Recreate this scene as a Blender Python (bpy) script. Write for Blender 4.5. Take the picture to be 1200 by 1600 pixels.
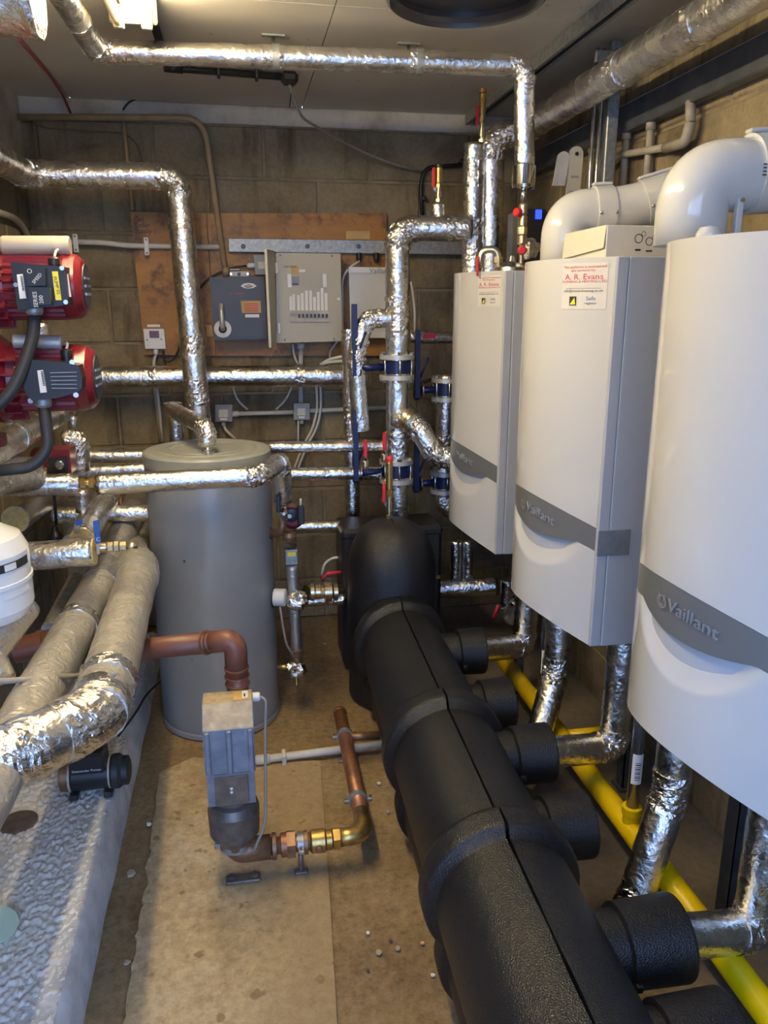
import bpy, math, random
from mathutils import Vector, noise
random.seed(7)
for o in list(bpy.data.objects):
    bpy.data.objects.remove(o)
SC = bpy.context.scene
COL = SC.collection
V = Vector
# ------------------------------------------------------------------ camera
FPX = 1225.0
PITCH = math.radians(14.8)
YAW = math.radians(10.2)
CAM = V((0, 0, 1.48))
cd = bpy.data.cameras.new('camera')
cam = bpy.data.objects.new('camera', cd)
COL.objects.link(cam)
cam.location = CAM
cam.rotation_euler = (math.pi / 2 - PITCH, 0, -YAW)
cd.sensor_fit = 'VERTICAL'
cd.sensor_height = 24
cd.lens = 24 * FPX / 1600
cd.clip_start = 0.02
SC.camera = cam
# ------------------------------------------------------------------ world: open doorway behind the camera
w = bpy.data.worlds.new('sky')
SC.world = w
w.use_nodes = True
w.node_tree.nodes['Background'].inputs[0].default_value = (0.33, 0.53, 1.0, 1)
w.node_tree.nodes['Background'].inputs[1].default_value = 2.9
SC.view_settings.view_transform = 'Standard'
SC.view_settings.look = 'None'
SC.view_settings.gamma = 1
SC.view_settings.use_curve_mapping = False
SC.view_settings.exposure = 1.08
LAMP_POWER = 76.0
LAMP_COL = (1.0, 0.82, 0.50)

# ------------------------------------------------------------------ survey helper: where a sight line meets a plane of the room
_f = V((math.sin(YAW) * math.cos(PITCH), math.cos(YAW) * math.cos(PITCH), -math.sin(PITCH)))
_r = V((math.cos(YAW), -math.sin(YAW), 0))
_u = _r.cross(_f)


def A(px, py, X=None, Y=None, Z=None):
    d = _f + _r * ((px - 600) / FPX) - _u * ((py - 800) / FPX)
    if X is not None:
        t = X / d.x
    elif Y is not None:
        t = Y / d.y
    else:
        t = (Z - CAM.z) / d.z
    return CAM + d * t


def rect(x0, y0, x1, y1, Y):
    xm, ym = (x0 + x1) / 2, (y0 + y1) / 2
    return A(x0, ym, Y=Y).x, A(x1, ym, Y=Y).x, A(xm, y1, Y=Y).z, A(xm, y0, Y=Y).z


# ------------------------------------------------------------------ materials
MATS = {}


def nodes_of(name):
    m = bpy.data.materials.new(name)
    m.use_nodes = True
    nt = m.node_tree
    b = nt.nodes['Principled BSDF']
    MATS[name] = m
    return m, nt, b


def ramp(nt, fac, stops):
    r = nt.nodes.new('ShaderNodeValToRGB')
    el = r.color_ramp.elements
    el[0].position, el[0].color = stops[0][0], (*stops[0][1], 1)
    el[1].position, el[1].color = stops[-1][0], (*stops[-1][1], 1)
    for p, c in stops[1:-1]:
        e = el.new(p)
        e.color = (*c, 1)
    nt.links.new(fac, r.inputs[0])
    return r.outputs[0]


def tex(nt, kind, scale, detail=4, rough=0.55, coord=None, stretch=None, distortion=0):
    if coord is None:
        c = nt.nodes.new('ShaderNodeTexCoord')
        coord = c.outputs['Object']
    if stretch:
        mp = nt.nodes.new('ShaderNodeMapping')
        mp.inputs['Scale'].default_value = stretch
        nt.links.new(coord, mp.inputs[0])
        coord = mp.outputs[0]
    if kind == 'voronoi':
        t = nt.nodes.new('ShaderNodeTexVoronoi')
        t.inputs['Scale'].default_value = scale
    else:
        t = nt.nodes.new('ShaderNodeTexNoise')
        t.inputs['Scale'].default_value = scale
        t.inputs['Detail'].default_value = detail
        t.inputs['Roughness'].default_value = rough
        t.inputs['Distortion'].default_value = distortion
    nt.links.new(coord, t.inputs['Vector'])
    return t.outputs[0]


def mixc(nt, fac, a, b, mode='MIX'):
    m = nt.nodes.new('ShaderNodeMix')
    m.data_type = 'RGBA'
    m.blend_type = mode
    if hasattr(fac, 'links') or hasattr(fac, 'is_linked'):
        nt.links.new(fac, m.inputs[0])
    else:
        m.inputs[0].default_value = fac
    for s, v in ((m.inputs[6], a), (m.inputs[7], b)):
        if isinstance(v, tuple):
            s.default_value = (*v, 1)
        else:
            nt.links.new(v, s)
    return m.outputs[2]


def bump(nt, b, h, strength=0.3, dist=0.01, prev=None):
    n = nt.nodes.new('ShaderNodeBump')
    n.inputs['Strength'].default_value = strength
    n.inputs['Distance'].default_value = dist
    nt.links.new(h, n.inputs['Height'])
    if prev is not None:
        nt.links.new(prev, n.inputs['Normal'])
    nt.links.new(n.outputs[0], b.inputs['Normal'])
    return n.outputs[0]


def plain(name, col, rough=0.5, metal=0.0, var=0.0, vscale=20, bmp=0.0, bscale=80, coat=0.0, spec=0.5):
    m, nt, b = nodes_of(name)
    b.inputs['Roughness'].default_value = rough
    b.inputs['Metallic'].default_value = metal
    b.inputs['Specular IOR Level'].default_value = spec
    if coat:
        b.inputs['Coat Weight'].default_value = coat
        b.inputs['Coat Roughness'].default_value = 0.05
    b.inputs['Base Color'].default_value = (*col, 1)
    if var:
        n = tex(nt, 'noise', vscale)
        lo = tuple(c * (1 - var) for c in col)
        hi = tuple(min(1, c * (1 + var)) for c in col)
        nt.links.new(ramp(nt, n, [(0.3, lo), (0.7, hi)]), b.inputs['Base Color'])
    if bmp:
        bump(nt, b, tex(nt, 'noise', bscale, 6), bmp, 0.004)
    return m


def foil(name, col, rough, wr=0.5, dust=0.0):
    m, nt, b = nodes_of(name)
    b.inputs['Metallic'].default_value = 1.0
    n1 = tex(nt, 'noise', 14, 3)
    c = ramp(nt, n1, [(0.3, tuple(x * 0.86 for x in col)), (0.7, col)])
    if dust:
        n2 = tex(nt, 'noise', 26 if dust > .9 else 9, 9, .72)
        f = ramp(nt, n2, [(0.36 if dust > .9 else 0.45, (0, 0, 0)), (0.60 if dust > .9 else 0.75, (dust,) * 3)])
        c = mixc(nt, f, c, (0.31, 0.285, 0.235))
        nt.links.new(ramp(nt, n2, [(0.34 if dust > .9 else 0.4, (1, 1, 1)), (0.58 if dust > .9 else 0.7, (1 - dust,) * 3)]), b.inputs['Metallic'])
    nt.links.new(c, b.inputs['Base Color'])
    nt.links.new(ramp(nt, n1, [(0.3, (rough,) * 3), (0.75, (rough + 0.14,) * 3)]), b.inputs['Roughness'])
    h1 = tex(nt, 'noise', 38, 5, 0.6, distortion=0.8)
    p = bump(nt, b, h1, wr, 0.012)
    h2 = tex(nt, 'voronoi', 85)
    bump(nt, b, h2, wr * 0.55, 0.004, p)
    return m


foil('foil', (0.86, 0.84, 0.80), 0.20, 0.34)
foil('foil_crumple', (0.90, 0.88, 0.85), 0.13, 0.5)
foil('foil_dusty', (0.62, 0.60, 0.55), 0.42, 0.55, 0.92)
foil('foil_tape', (0.60, 0.58, 0.55), 0.3, 0.3, 0.3)
plain('galvanised', (0.33, 0.345, 0.35), 0.5, 0.7, 0.25, 60, 0.1, 60)
plain('dark_steel', (0.11, 0.12, 0.14), 0.45, 0.55, 0.25, 14)
plain('steel', (0.62, 0.60, 0.56), 0.22, 1.0, 0.1, 30)
plain('chrome', (0.75, 0.74, 0.72), 0.10, 1.0)
plain('riser_steel', (0.30, 0.31, 0.33), 0.24, 0.85)
plain('brass', (0.50, 0.33, 0.11), 0.34, 0.9, 0.25, 40)
plain('brass_pale', (0.72, 0.60, 0.38), 0.28, 1.0, 0.2, 40)
plain('copper', (0.30, 0.135, 0.07), 0.45, 0.6, 0.3, 25, 0.1, 60)
plain('brown_paint', (0.17, 0.060, 0.035), 0.42, 0.0, 0.2, 18, 0.05, 50)
plain('boiler_white', (0.60, 0.595, 0.57), 0.16, coat=0.5)
plain('boiler_side', (0.45, 0.47, 0.51), 0.3)
plain('boiler_edge', (0.78, 0.79, 0.80), 0.3)
plain('band_grey', (0.19, 0.195, 0.20), 0.38, 0.3)
plain('logo_grey', (0.36, 0.365, 0.37), 0.3, 0.4)
plain('logo_dark', (0.12, 0.12, 0.13), 0.5)
plain('joint_dark', (0.05, 0.05, 0.055), 0.6)
plain('duct_tape', (0.24, 0.25, 0.27), 0.5, 0.2, 0.15, 30, 0.3, 60)
plain('flue_white', (0.60, 0.605, 0.59), 0.14, coat=0.4)
plain('white_plastic', (0.74, 0.73, 0.70), 0.4)
plain('cream_metal', (0.43, 0.385, 0.285), 0.4)
plain('cream_wood', (0.60, 0.55, 0.40), 0.5)
plain('paper', (0.78, 0.77, 0.74), 0.7)
plain('card', (0.68, 0.63, 0.54), 0.8, var=0.05)
plain('grey_plastic', (0.27, 0.28, 0.29), 0.45)
plain('pvc_grey', (0.33, 0.30, 0.25), 0.5, var=0.1)
plain('pvc_white', (0.60, 0.57, 0.51), 0.5, var=0.1)
plain('conduit_tan', (0.36, 0.26, 0.14), 0.45, var=0.15)
plain('isolator_grey', (0.040, 0.037, 0.032), 0.4, var=0.1)
plain('black_plastic', (0.018, 0.018, 0.02), 0.38)
plain('black_rubber', (0.03, 0.03, 0.032), 0.5)
plain('black_steel', (0.10, 0.10, 0.105), 0.35, 0.6)
plain('alu', (0.62, 0.60, 0.55), 0.42, 0.5)
plain('red_pump', (0.17, 0.008, 0.016), 0.32, var=0.15, coat=0.2)
plain('red_lever', (0.62, 0.03, 0.04), 0.4)
plain('blue_lever', (0.03, 0.10, 0.35), 0.4)
plain('navy_valve', (0.006, 0.013, 0.075), 0.35)
plain('seam_black', (0.002, 0.002, 0.002), 0.9)
plain('sticker', (0.66, 0.63, 0.57), 0.5)
plain('capacitor_cream', (0.52, 0.47, 0.38), 0.42, 0.3)
plain('yellow_gas', (0.85, 0.58, 0.0), 0.38, var=0.06)
plain('yellow_label', (0.85, 0.72, 0.05), 0.5)
plain('orange_label', (0.75, 0.42, 0.18), 0.6)
plain('red_print', (0.60, 0.05, 0.06), 0.6)
plain('blue_print', (0.05, 0.12, 0.45), 0.6)
plain('black_print', (0.03, 0.03, 0.03), 0.6)
plain('insulation', (0.58, 0.44, 0.18), 0.95, var=0.2, vscale=60, bmp=0.5, bscale=120)
plain('cable_red', (0.30, 0.05, 0.06), 0.5)
plain('cable_brown', (0.16, 0.10, 0.06), 0.5)
plain('cable_white', (0.66, 0.63, 0.56), 0.5)
plain('cable_grey', (0.25, 0.23, 0.20), 0.5)
plain('cable_black', (0.015, 0.015, 0.015), 0.45)
plain('valve_blue', (0.20, 0.22, 0.27), 0.45, 0.3, 0.2, 30)
plain('valve_tan', (0.42, 0.33, 0.20), 0.55, 0.1, 0.25, 40)
plain('cast_iron', (0.17, 0.14, 0.12), 0.45, 0.5, 0.3, 30, 0.2, 60)
plain('bronze', (0.24, 0.135, 0.075), 0.45, 0.6, 0.3, 30)
plain('vessel_white', (0.76, 0.78, 0.80), 0.3, coat=0.3)
plain('lamp_cream', (0.75, 0.66, 0.45), 0.4)
plain('tube_unlit', (0.80, 0.72, 0.58), 0.25)
plain('lid_green', (0.55, 0.68, 0.50), 0.5)
plain('screen_mauve', (0.16, 0.09, 0.14), 0.25)
plain('stone', (0.42, 0.34, 0.23), 0.9, var=0.2)

# hot water cylinder casing
m, nt, b = nodes_of('cylinder_grey')
n = tex(nt, 'noise', 5, 3)
nt.links.new(ramp(nt, n, [(0.3, (0.29, 0.295, 0.295)), (0.7, (0.33, 0.335, 0.335))]), b.inputs['Base Color'])
b.inputs['Roughness'].default_value = 0.27
b.inputs['Metallic'].default_value = 0.2
bump(nt, b, tex(nt, 'noise', 5, 2), 0.15, 0.01)
plain('cylinder_lid', (0.30, 0.31, 0.28), 0.4, var=0.05)

# black moulded foam
m, nt, b = nodes_of('black_foam')
b.inputs['Base Color'].default_value = (0.011, 0.011, 0.0125, 1)
b.inputs['Roughness'].default_value = 0.38
p = bump(nt, b, tex(nt, 'voronoi', 360), 0.7, 0.0014)
bump(nt, b, tex(nt, 'noise', 30, 4), 0.1, 0.004, p)

# concrete blocks
m, nt, b = nodes_of('block')
oi = nt.nodes.new('ShaderNodeObjectInfo')
ge = nt.nodes.new('ShaderNodeNewGeometry')
n1 = tex(nt, 'noise', 3.2, 6, 0.62, ge.outputs['Position'])
n2 = tex(nt, 'noise', 55, 6, 0.7, ge.outputs['Position'])
n3 = tex(nt, 'noise', 5, 5, 0.6, ge.outputs['Position'], (2.2, 2.2, 0.35))
c = ramp(nt, n1, [(0.3, (0.155, 0.115, 0.062)), (0.5, (0.29, 0.23, 0.14)), (0.72, (0.39, 0.32, 0.205))])
c = mixc(nt, 0.75, c, ramp(nt, n2, [(0.3, (0.62, 0.62, 0.62)), (0.7, (1, 1, 1))]), 'MULTIPLY')
c = mixc(nt, ramp(nt, n3, [(0.53, (0, 0, 0)), (0.70, (0.8, 0.8, 0.8))]), c, (0.085, 0.056, 0.03))
c = mixc(nt, 0.8, c, ramp(nt, oi.outputs['Random'], [(0, (0.82, 0.82, 0.84)), (1, (1, 1, 0.98))]), 'MULTIPLY')
nt.links.new(c, b.inputs['Base Color'])
b.inputs['Roughness'].default_value = 0.93
p = bump(nt, b, n2, 0.55, 0.006)
bump(nt, b, tex(nt, 'noise', 180, 5, 0.7, ge.outputs['Position']), 0.4, 0.003, p)
plain('mortar', (0.23, 0.185, 0.12), 0.95, var=0.3, vscale=12, bmp=0.5, bscale=90)
# painted lintel
m, nt, b = nodes_of('lintel_paint')
n1 = tex(nt, 'noise', 4, 6, 0.65)
nt.links.new(ramp(nt, n1, [(0.3, (0.30, 0.26, 0.20)), (0.55, (0.55, 0.52, 0.46))]), b.inputs['Base Color'])
b.inputs['Roughness'].default_value = 0.8
bump(nt, b, tex(nt, 'noise', 40, 5), 0.3, 0.005)
# ceiling board
m, nt, b = nodes_of('ceiling_board')
n1 = tex(nt, 'noise', 1.8, 5)
nt.links.new(ramp(nt, n1, [(0.3, (0.50, 0.46, 0.40)), (0.7, (0.60, 0.57, 0.51))]), b.inputs['Base Color'])
b.inputs['Roughness'].default_value = 0.55
# plywood
m, nt, b = nodes_of('plywood')
n1 = tex(nt, 'noise', 3.0, 5, 0.6, None, (1, 1, 4))
n2 = tex(nt, 'noise', 9, 6, 0.7)
c = ramp(nt, n1, [(0.3, (0.26, 0.105, 0.016)), (0.7, (0.42, 0.195, 0.032))])
c = mixc(nt, ramp(nt, n2, [(0.50, (0, 0, 0)), (0.64, (0.85, 0.85, 0.85))]), c, (0.085, 0.035, 0.009))
nt.links.new(c, b.inputs['Base Color'])
b.inputs['Roughness'].default_value = 0.5
plain('ply_pale', (0.52, 0.33, 0.12), 0.6, var=0.15, vscale=8)
# floor
m, nt, b = nodes_of('floor_dirt')
n1 = tex(nt, 'noise', 2.6, 7, 0.6)
n2 = tex(nt, 'noise', 42, 8, 0.8)
c = ramp(nt, n1, [(0.25, (0.20, 0.125, 0.052)), (0.5, (0.325, 0.222, 0.105)), (0.75, (0.42, 0.31, 0.165))])
c = mixc(nt, 0.9, c, ramp(nt, n2, [(0.32, (0.42, 0.38, 0.32)), (0.62, (1, 1, 1))]), 'MULTIPLY')
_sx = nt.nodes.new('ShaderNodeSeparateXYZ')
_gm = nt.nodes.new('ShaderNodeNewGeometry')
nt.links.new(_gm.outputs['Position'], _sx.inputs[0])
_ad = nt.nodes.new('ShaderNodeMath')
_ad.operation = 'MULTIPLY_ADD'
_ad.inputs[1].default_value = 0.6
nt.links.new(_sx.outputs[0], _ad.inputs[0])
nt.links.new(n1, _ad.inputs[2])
# grey concrete behind the header, shade under the boilers painted into its colour
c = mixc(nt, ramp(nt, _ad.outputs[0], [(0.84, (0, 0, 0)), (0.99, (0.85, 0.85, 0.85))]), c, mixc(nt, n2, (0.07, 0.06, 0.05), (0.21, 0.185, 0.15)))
nt.links.new(c, b.inputs['Base Color'])
b.inputs['Roughness'].default_value = 0.88
p = bump(nt, b, n2, 0.5, 0.006)
bump(nt, b, tex(nt, 'noise', 8, 4), 0.3, 0.02, p)
m, nt, b = nodes_of('screed')
n1 = tex(nt, 'noise', 3.5, 8, 0.65)
n2 = tex(nt, 'noise', 45, 8, 0.8)
n3 = tex(nt, 'noise', 22, 2)
c = ramp(nt, n1, [(0.28, (0.33, 0.23, 0.115)), (0.5, (0.53, 0.41, 0.235)), (0.72, (0.66, 0.55, 0.375))])
c = mixc(nt, 0.85, c, ramp(nt, n2, [(0.32, (0.5, 0.46, 0.40)), (0.6, (1, 1, 1))]), 'MULTIPLY')
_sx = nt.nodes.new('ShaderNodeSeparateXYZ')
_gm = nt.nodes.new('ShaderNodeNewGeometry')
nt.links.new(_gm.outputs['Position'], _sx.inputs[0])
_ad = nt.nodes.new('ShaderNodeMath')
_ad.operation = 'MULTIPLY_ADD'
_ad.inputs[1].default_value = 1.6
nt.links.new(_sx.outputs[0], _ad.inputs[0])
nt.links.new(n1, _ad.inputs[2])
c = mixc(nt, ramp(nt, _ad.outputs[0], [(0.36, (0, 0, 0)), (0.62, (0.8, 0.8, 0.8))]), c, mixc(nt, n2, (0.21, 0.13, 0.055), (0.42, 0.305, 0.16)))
c = mixc(nt, ramp(nt, n3, [(0.66, (0, 0, 0)), (0.71, (0.7, 0.7, 0.7))]), c, (0.20, 0.12, 0.05))
nt.links.new(c, b.inputs['Base Color'])
b.inputs['Roughness'].default_value = 0.9
p = bump(nt, b, n2, 0.5, 0.005)
bump(nt, b, n1, 0.4, 0.02, p)
# plinth
m, nt, b = nodes_of('plinth_rough')
n1 = tex(nt, 'noise', 2.2, 6, 0.6)
c = ramp(nt, n1, [(0.3, (0.64, 0.60, 0.54)), (0.7, (0.82, 0.78, 0.70))])
nt.links.new(c, b.inputs['Base Color'])
b.inputs['Roughness'].default_value = 0.9
bump(nt, b, tex(nt, 'noise', 120, 4), 0.4, 0.004)
plain('plinth_paint', (0.58, 0.58, 0.57), 0.6, var=0.25, vscale=14, bmp=0.3, bscale=40)
plain('yard', (0.35, 0.34, 0.32), 0.9, var=0.2, vscale=3)

m, nt, b = nodes_of('tube_lit')
b.inputs['Emission Color'].default_value = (*LAMP_COL, 1)
b.inputs['Emission Strength'].default_value = LAMP_POWER
m, nt, b = nodes_of('blue_display')
b.inputs['Base Color'].default_value = (0.01, 0.02, 0.2, 1)
b.inputs['Emission Color'].default_value = (0.02, 0.06, 1.0, 1)
b.inputs['Emission Strength'].default_value = 1.2


# ------------------------------------------------------------------ mesh builder
class MB:
    def __init__(s):
        s.v, s.f, s.sm = [], [], []

    def add(s, vs, fs, smooth=False):
        k = len(s.v)
        s.v += [V(p) for p in vs]
        for f in fs:
            s.f.append([i + k for i in f])
            s.sm.append(smooth)
        return s

    def box(s, x0, x1, y0, y1, z0, z1, c=0.0, top=None):
        """axis box with chamfered edges of width c"""
        return s.obox(V(((x0 + x1) / 2, (y0 + y1) / 2, (z0 + z1) / 2)), V((1, 0, 0)), V((0, 1, 0)), V((0, 0, 1)),
                      abs(x1 - x0), abs(y1 - y0), abs(z1 - z0), c)

    def obox(s, ctr, ax, ay, az, lx, ly, lz, c=0.0):
        hx, hy, hz = lx / 2, ly / 2, lz / 2
        c = min(c, hx * .9, hy * .9, hz * .9)
        P = lambda x, y, z: ctr + ax * x + ay * y + az * z
        if c <= 0:
            vs = [P(x, y, z) for z in (-hz, hz) for y in (-hy, hy) for x in (-hx, hx)]
            fs = [(0, 2, 3, 1), (4, 5, 7, 6), (0, 1, 5, 4), (2, 6, 7, 3), (0, 4, 6, 2), (1, 3, 7, 5)]
            return s.add(vs, fs)
        vs, idx = [], {}
        for sx in (-1, 1):
            for sy in (-1, 1):
                for sz in (-1, 1):
                    for k in range(3):
                        q = [sx * (hx - c), sy * (hy - c), sz * (hz - c)]
                        q[k] = (sx * hx, sy * hy, sz * hz)[k]
                        idx[(sx, sy, sz, k)] = len(vs)
                        vs.append(P(*q))
        fs = []
        for k in range(3):
            for sg in (-1, 1):
                o = [(-1, -1), (1, -1), (1, 1), (-1, 1)]
                quad = []
                for a, b_ in o:
                    t = [0, 0, 0]
                    t[k] = sg
                    t[(k + 1) % 3], t[(k + 2) % 3] = a, b_
                    quad.append(idx[(*t, k)])
                fs.append(quad if sg > 0 else quad[::-1])
        for k in range(3):                      # edges along axis k
            i, j = (k + 1) % 3, (k + 2) % 3
            for a in (-1, 1):
                for b_ in (-1, 1):
                    def key(e, kk):
                        t = [0, 0, 0]
                        t[k], t[i], t[j] = e, a, b_
                        return idx[(*t, kk)]
                    q = [key(-1, i), key(1, i), key(1, j), key(-1, j)]
                    fs.append(q if a * b_ < 0 else q[::-1])
        for sx in (-1, 1):
            for sy in (-1, 1):
                for sz in (-1, 1):
                    q = [idx[(sx, sy, sz, k)] for k in range(3)]
                    fs.append(q if sx * sy * sz > 0 else q[::-1])
        return s.add(vs, fs)

    def tube(s, path, r, seg=16, cap=True, amp=0.0, fr=30.0, smooth=True, seed=0.0, flat=1.0, crumple=False):
        path = [V(p) for p in path]
        n = len(path)
        rs = r if isinstance(r, (list, tuple)) else [r] * n
        ts = []
        for i in range(n):
            a, b_ = path[max(0, i - 1)], path[min(n - 1, i + 1)]
            ts.append((b_ - a).normalized())
        ref = V((0, 0, 1)) if abs(ts[0].z) < 0.9 else V((0, 1, 0))
        u = (ref - ts[0] * ref.dot(ts[0])).normalized()
        vs = []
        for i in range(n):
            u = (u - ts[i] * u.dot(ts[i])).normalized()
            w_ = ts[i].cross(u)
            for k in range(seg):
                a = 2 * math.pi * k / seg
                d = u * math.cos(a) + w_ * math.sin(a) * flat
                rr = rs[i]
                p = path[i] + d * rr
                if amp:
                    q = p * fr + V((seed, seed * 1.7, 0))
                    if crumple:
                        dd = noise.voronoi(q + noise.noise_vector(q * .7) * .4)[0]
                        d2 = noise.voronoi(q * 2.1)[0]
                        rr += amp * (1.5 * (dd[1] - dd[0]) - .5 + .6 * (d2[1] - d2[0]) + .5 * noise.noise(q * .6))
                    else:
                        rr += amp * (noise.noise(q) + 0.6 * abs(noise.noise(q * 2.3)))
                    p = path[i] + d * rr
                vs.append(p)
        fs = []
        for i in range(n - 1):
            for k in range(seg):
                k2 = (k + 1) % seg
                fs.append((i * seg + k, i * seg + k2, (i + 1) * seg + k2, (i + 1) * seg + k))
        s.add(vs, fs, smooth)
        if cap:
            b0 = len(s.v) - len(vs)
            s.f.append([b0 + k for k in range(seg)][::-1]); s.sm.append(False)
            s.f.append([b0 + (n - 1) * seg + k for k in range(seg)]); s.sm.append(False)
        return s

    def lathe(s, base, axis, prof, seg=24, smooth=True, lobes=None):
        """prof: list of (radius, distance along axis); repeated points keep hard edges"""
        base, axis = V(base), V(axis).normalized()
        ref = V((0, 0, 1)) if abs(axis.z) < 0.9 else V((0, 1, 0))
        u = (ref - axis * ref.dot(axis)).normalized()
        w_ = axis.cross(u)
        k0 = len(s.v)
        for i in range(len(prof) - 1):
            (r0, h0), (r1, h1) = prof[i], prof[i + 1]
            vs = []
            for r, h in ((r0, h0), (r1, h1)):
                for k in range(seg):
                    a = 2 * math.pi * k / seg
                    rr = r * (lobes(a) if lobes else 1)
                    vs.append(base + axis * h + u * (rr * math.cos(a)) + w_ * (rr * math.sin(a)))
            fs = [(k, (k + 1) % seg, seg + (k + 1) % seg, seg + k) for k in range(seg)]
            s.add(vs, fs, smooth)
        for (r, h), rev in ((prof[0], True), (prof[-1], False)):
            if r > 1e-5:
                vs = [base + axis * h + u * (r * (lobes(a) if lobes else 1) * math.cos(a)) + w_ * (r * (lobes(a) if lobes else 1) * math.sin(a))
                      for a in (2 * math.pi * k / seg for k in range(seg))]
                f = list(range(seg))
                s.add(vs, [f[::-1] if rev else f], False)
        return s

    def hexnut(s, base, axis, r, h):
        return s.lathe(base, axis, [(r, 0), (r, h)], 6, False)

    def prism(s, pts, d):
        """extrude a planar polygon (3D points) by vector d"""
        pts = [V(p) for p in pts]
        n = len(pts)
        d = V(d)
        vs = pts + [p + d for p in pts]
        nrm = V((0, 0, 0))
        for i in range(n):
            nrm += pts[i].cross(pts[(i + 1) % n])
        up = nrm.dot(d) > 0
        bot, top = list(range(n)), list(range(n, 2 * n))
        fs = [bot[::-1] if up else bot, top if up else top[::-1]]
        for i in range(n):
            j = (i + 1) % n
            q = (i, j, n + j, n + i)
            fs.append(q if up else q[::-1])
        return s.add(vs, fs)

    def blob(s, c, rx, ry, rz, amp, fr=40, nu=20, nv=12, smooth=False):
        c = V(c)
        vs = []
        for j in range(nv + 1):
            th = math.pi * j / nv
            for i in range(nu):
                ph = 2 * math.pi * i / nu
                d = V((math.sin(th) * math.cos(ph), math.sin(th) * math.sin(ph), math.cos(th)))
                p = V((d.x * rx, d.y * ry, d.z * rz))
                p += d * amp * (noise.noise((c + p) * fr) + .6 * abs(noise.noise((c + p) * fr * 2.2)))
                vs.append(c + p)
        fs = [(j * nu + i, (j + 1) * nu + i, (j + 1) * nu + (i + 1) % nu, j * nu + (i + 1) % nu) for j in range(nv) for i in range(nu)]
        return s.add(vs, fs, smooth)

    def build(s, name, mat, parent=None, label=None, cat=None, group=None, kind=None, origin=None):
        if parent is not None:
            o_ = wloc(parent)
        elif origin is not None:
            o_ = V(origin)
        else:
            lo = V([min(p[i] for p in s.v) for i in range(3)])
            hi = V([max(p[i] for p in s.v) for i in range(3)])
            o_ = V(((lo.x + hi.x) / 2, (lo.y + hi.y) / 2, lo.z))
        me = bpy.data.meshes.new(name)
        me.from_pydata([p - o_ for p in s.v], [], s.f)
        me.polygons.foreach_set('use_smooth', s.sm)
        me.materials.append(MATS[mat])
        me.update()
        ob = bpy.data.objects.new(name, me)
        COL.objects.link(ob)
        if parent is not None:
            ob.parent = parent
        else:
            ob.location = o_
        tag(ob, label, cat, group, kind)
        return ob


def wloc(o):
    p = V((0, 0, 0))
    while o is not None:
        p = p + o.location
        o = o.parent
    return p


def tag(o, label=None, cat=None, group=None, kind=None):
    for k, v_ in (('label', label), ('category', cat), ('group', group), ('kind', kind)):
        if v_:
            o[k] = v_
    return o


def thing(name, label, cat, loc, group=None):
    o = bpy.data.objects.new(name, None)
    COL.objects.link(o)
    o.empty_display_size = 0.05
    o.location = loc
    return tag(o, label, cat, group)


def rounded(pts, br, step=None, n=8):
    """polyline with its corners rounded to radius-like distance br"""
    pts = [V(p) for p in pts]
    out = [pts[0]]
    for i in range(1, len(pts) - 1):
        p, a, c_ = pts[i], pts[i - 1], pts[i + 1]
        d = min(br, (a - p).length * .49, (c_ - p).length * .49)
        s0, s1 = p + (a - p).normalized() * d, p + (c_ - p).normalized() * d
        for k in range(n + 1):
            t = k / n
            out.append(s0 * (1 - t) ** 2 + p * 2 * t * (1 - t) + s1 * t * t)
    out.append(pts[-1])
    return out


def dense(a, b_, step):
    a, b_ = V(a), V(b_)
    n = max(1, int((b_ - a).length / step))
    return [a.lerp(b_, i / n) for i in range(n + 1)]


SEED = [0.0]


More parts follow.
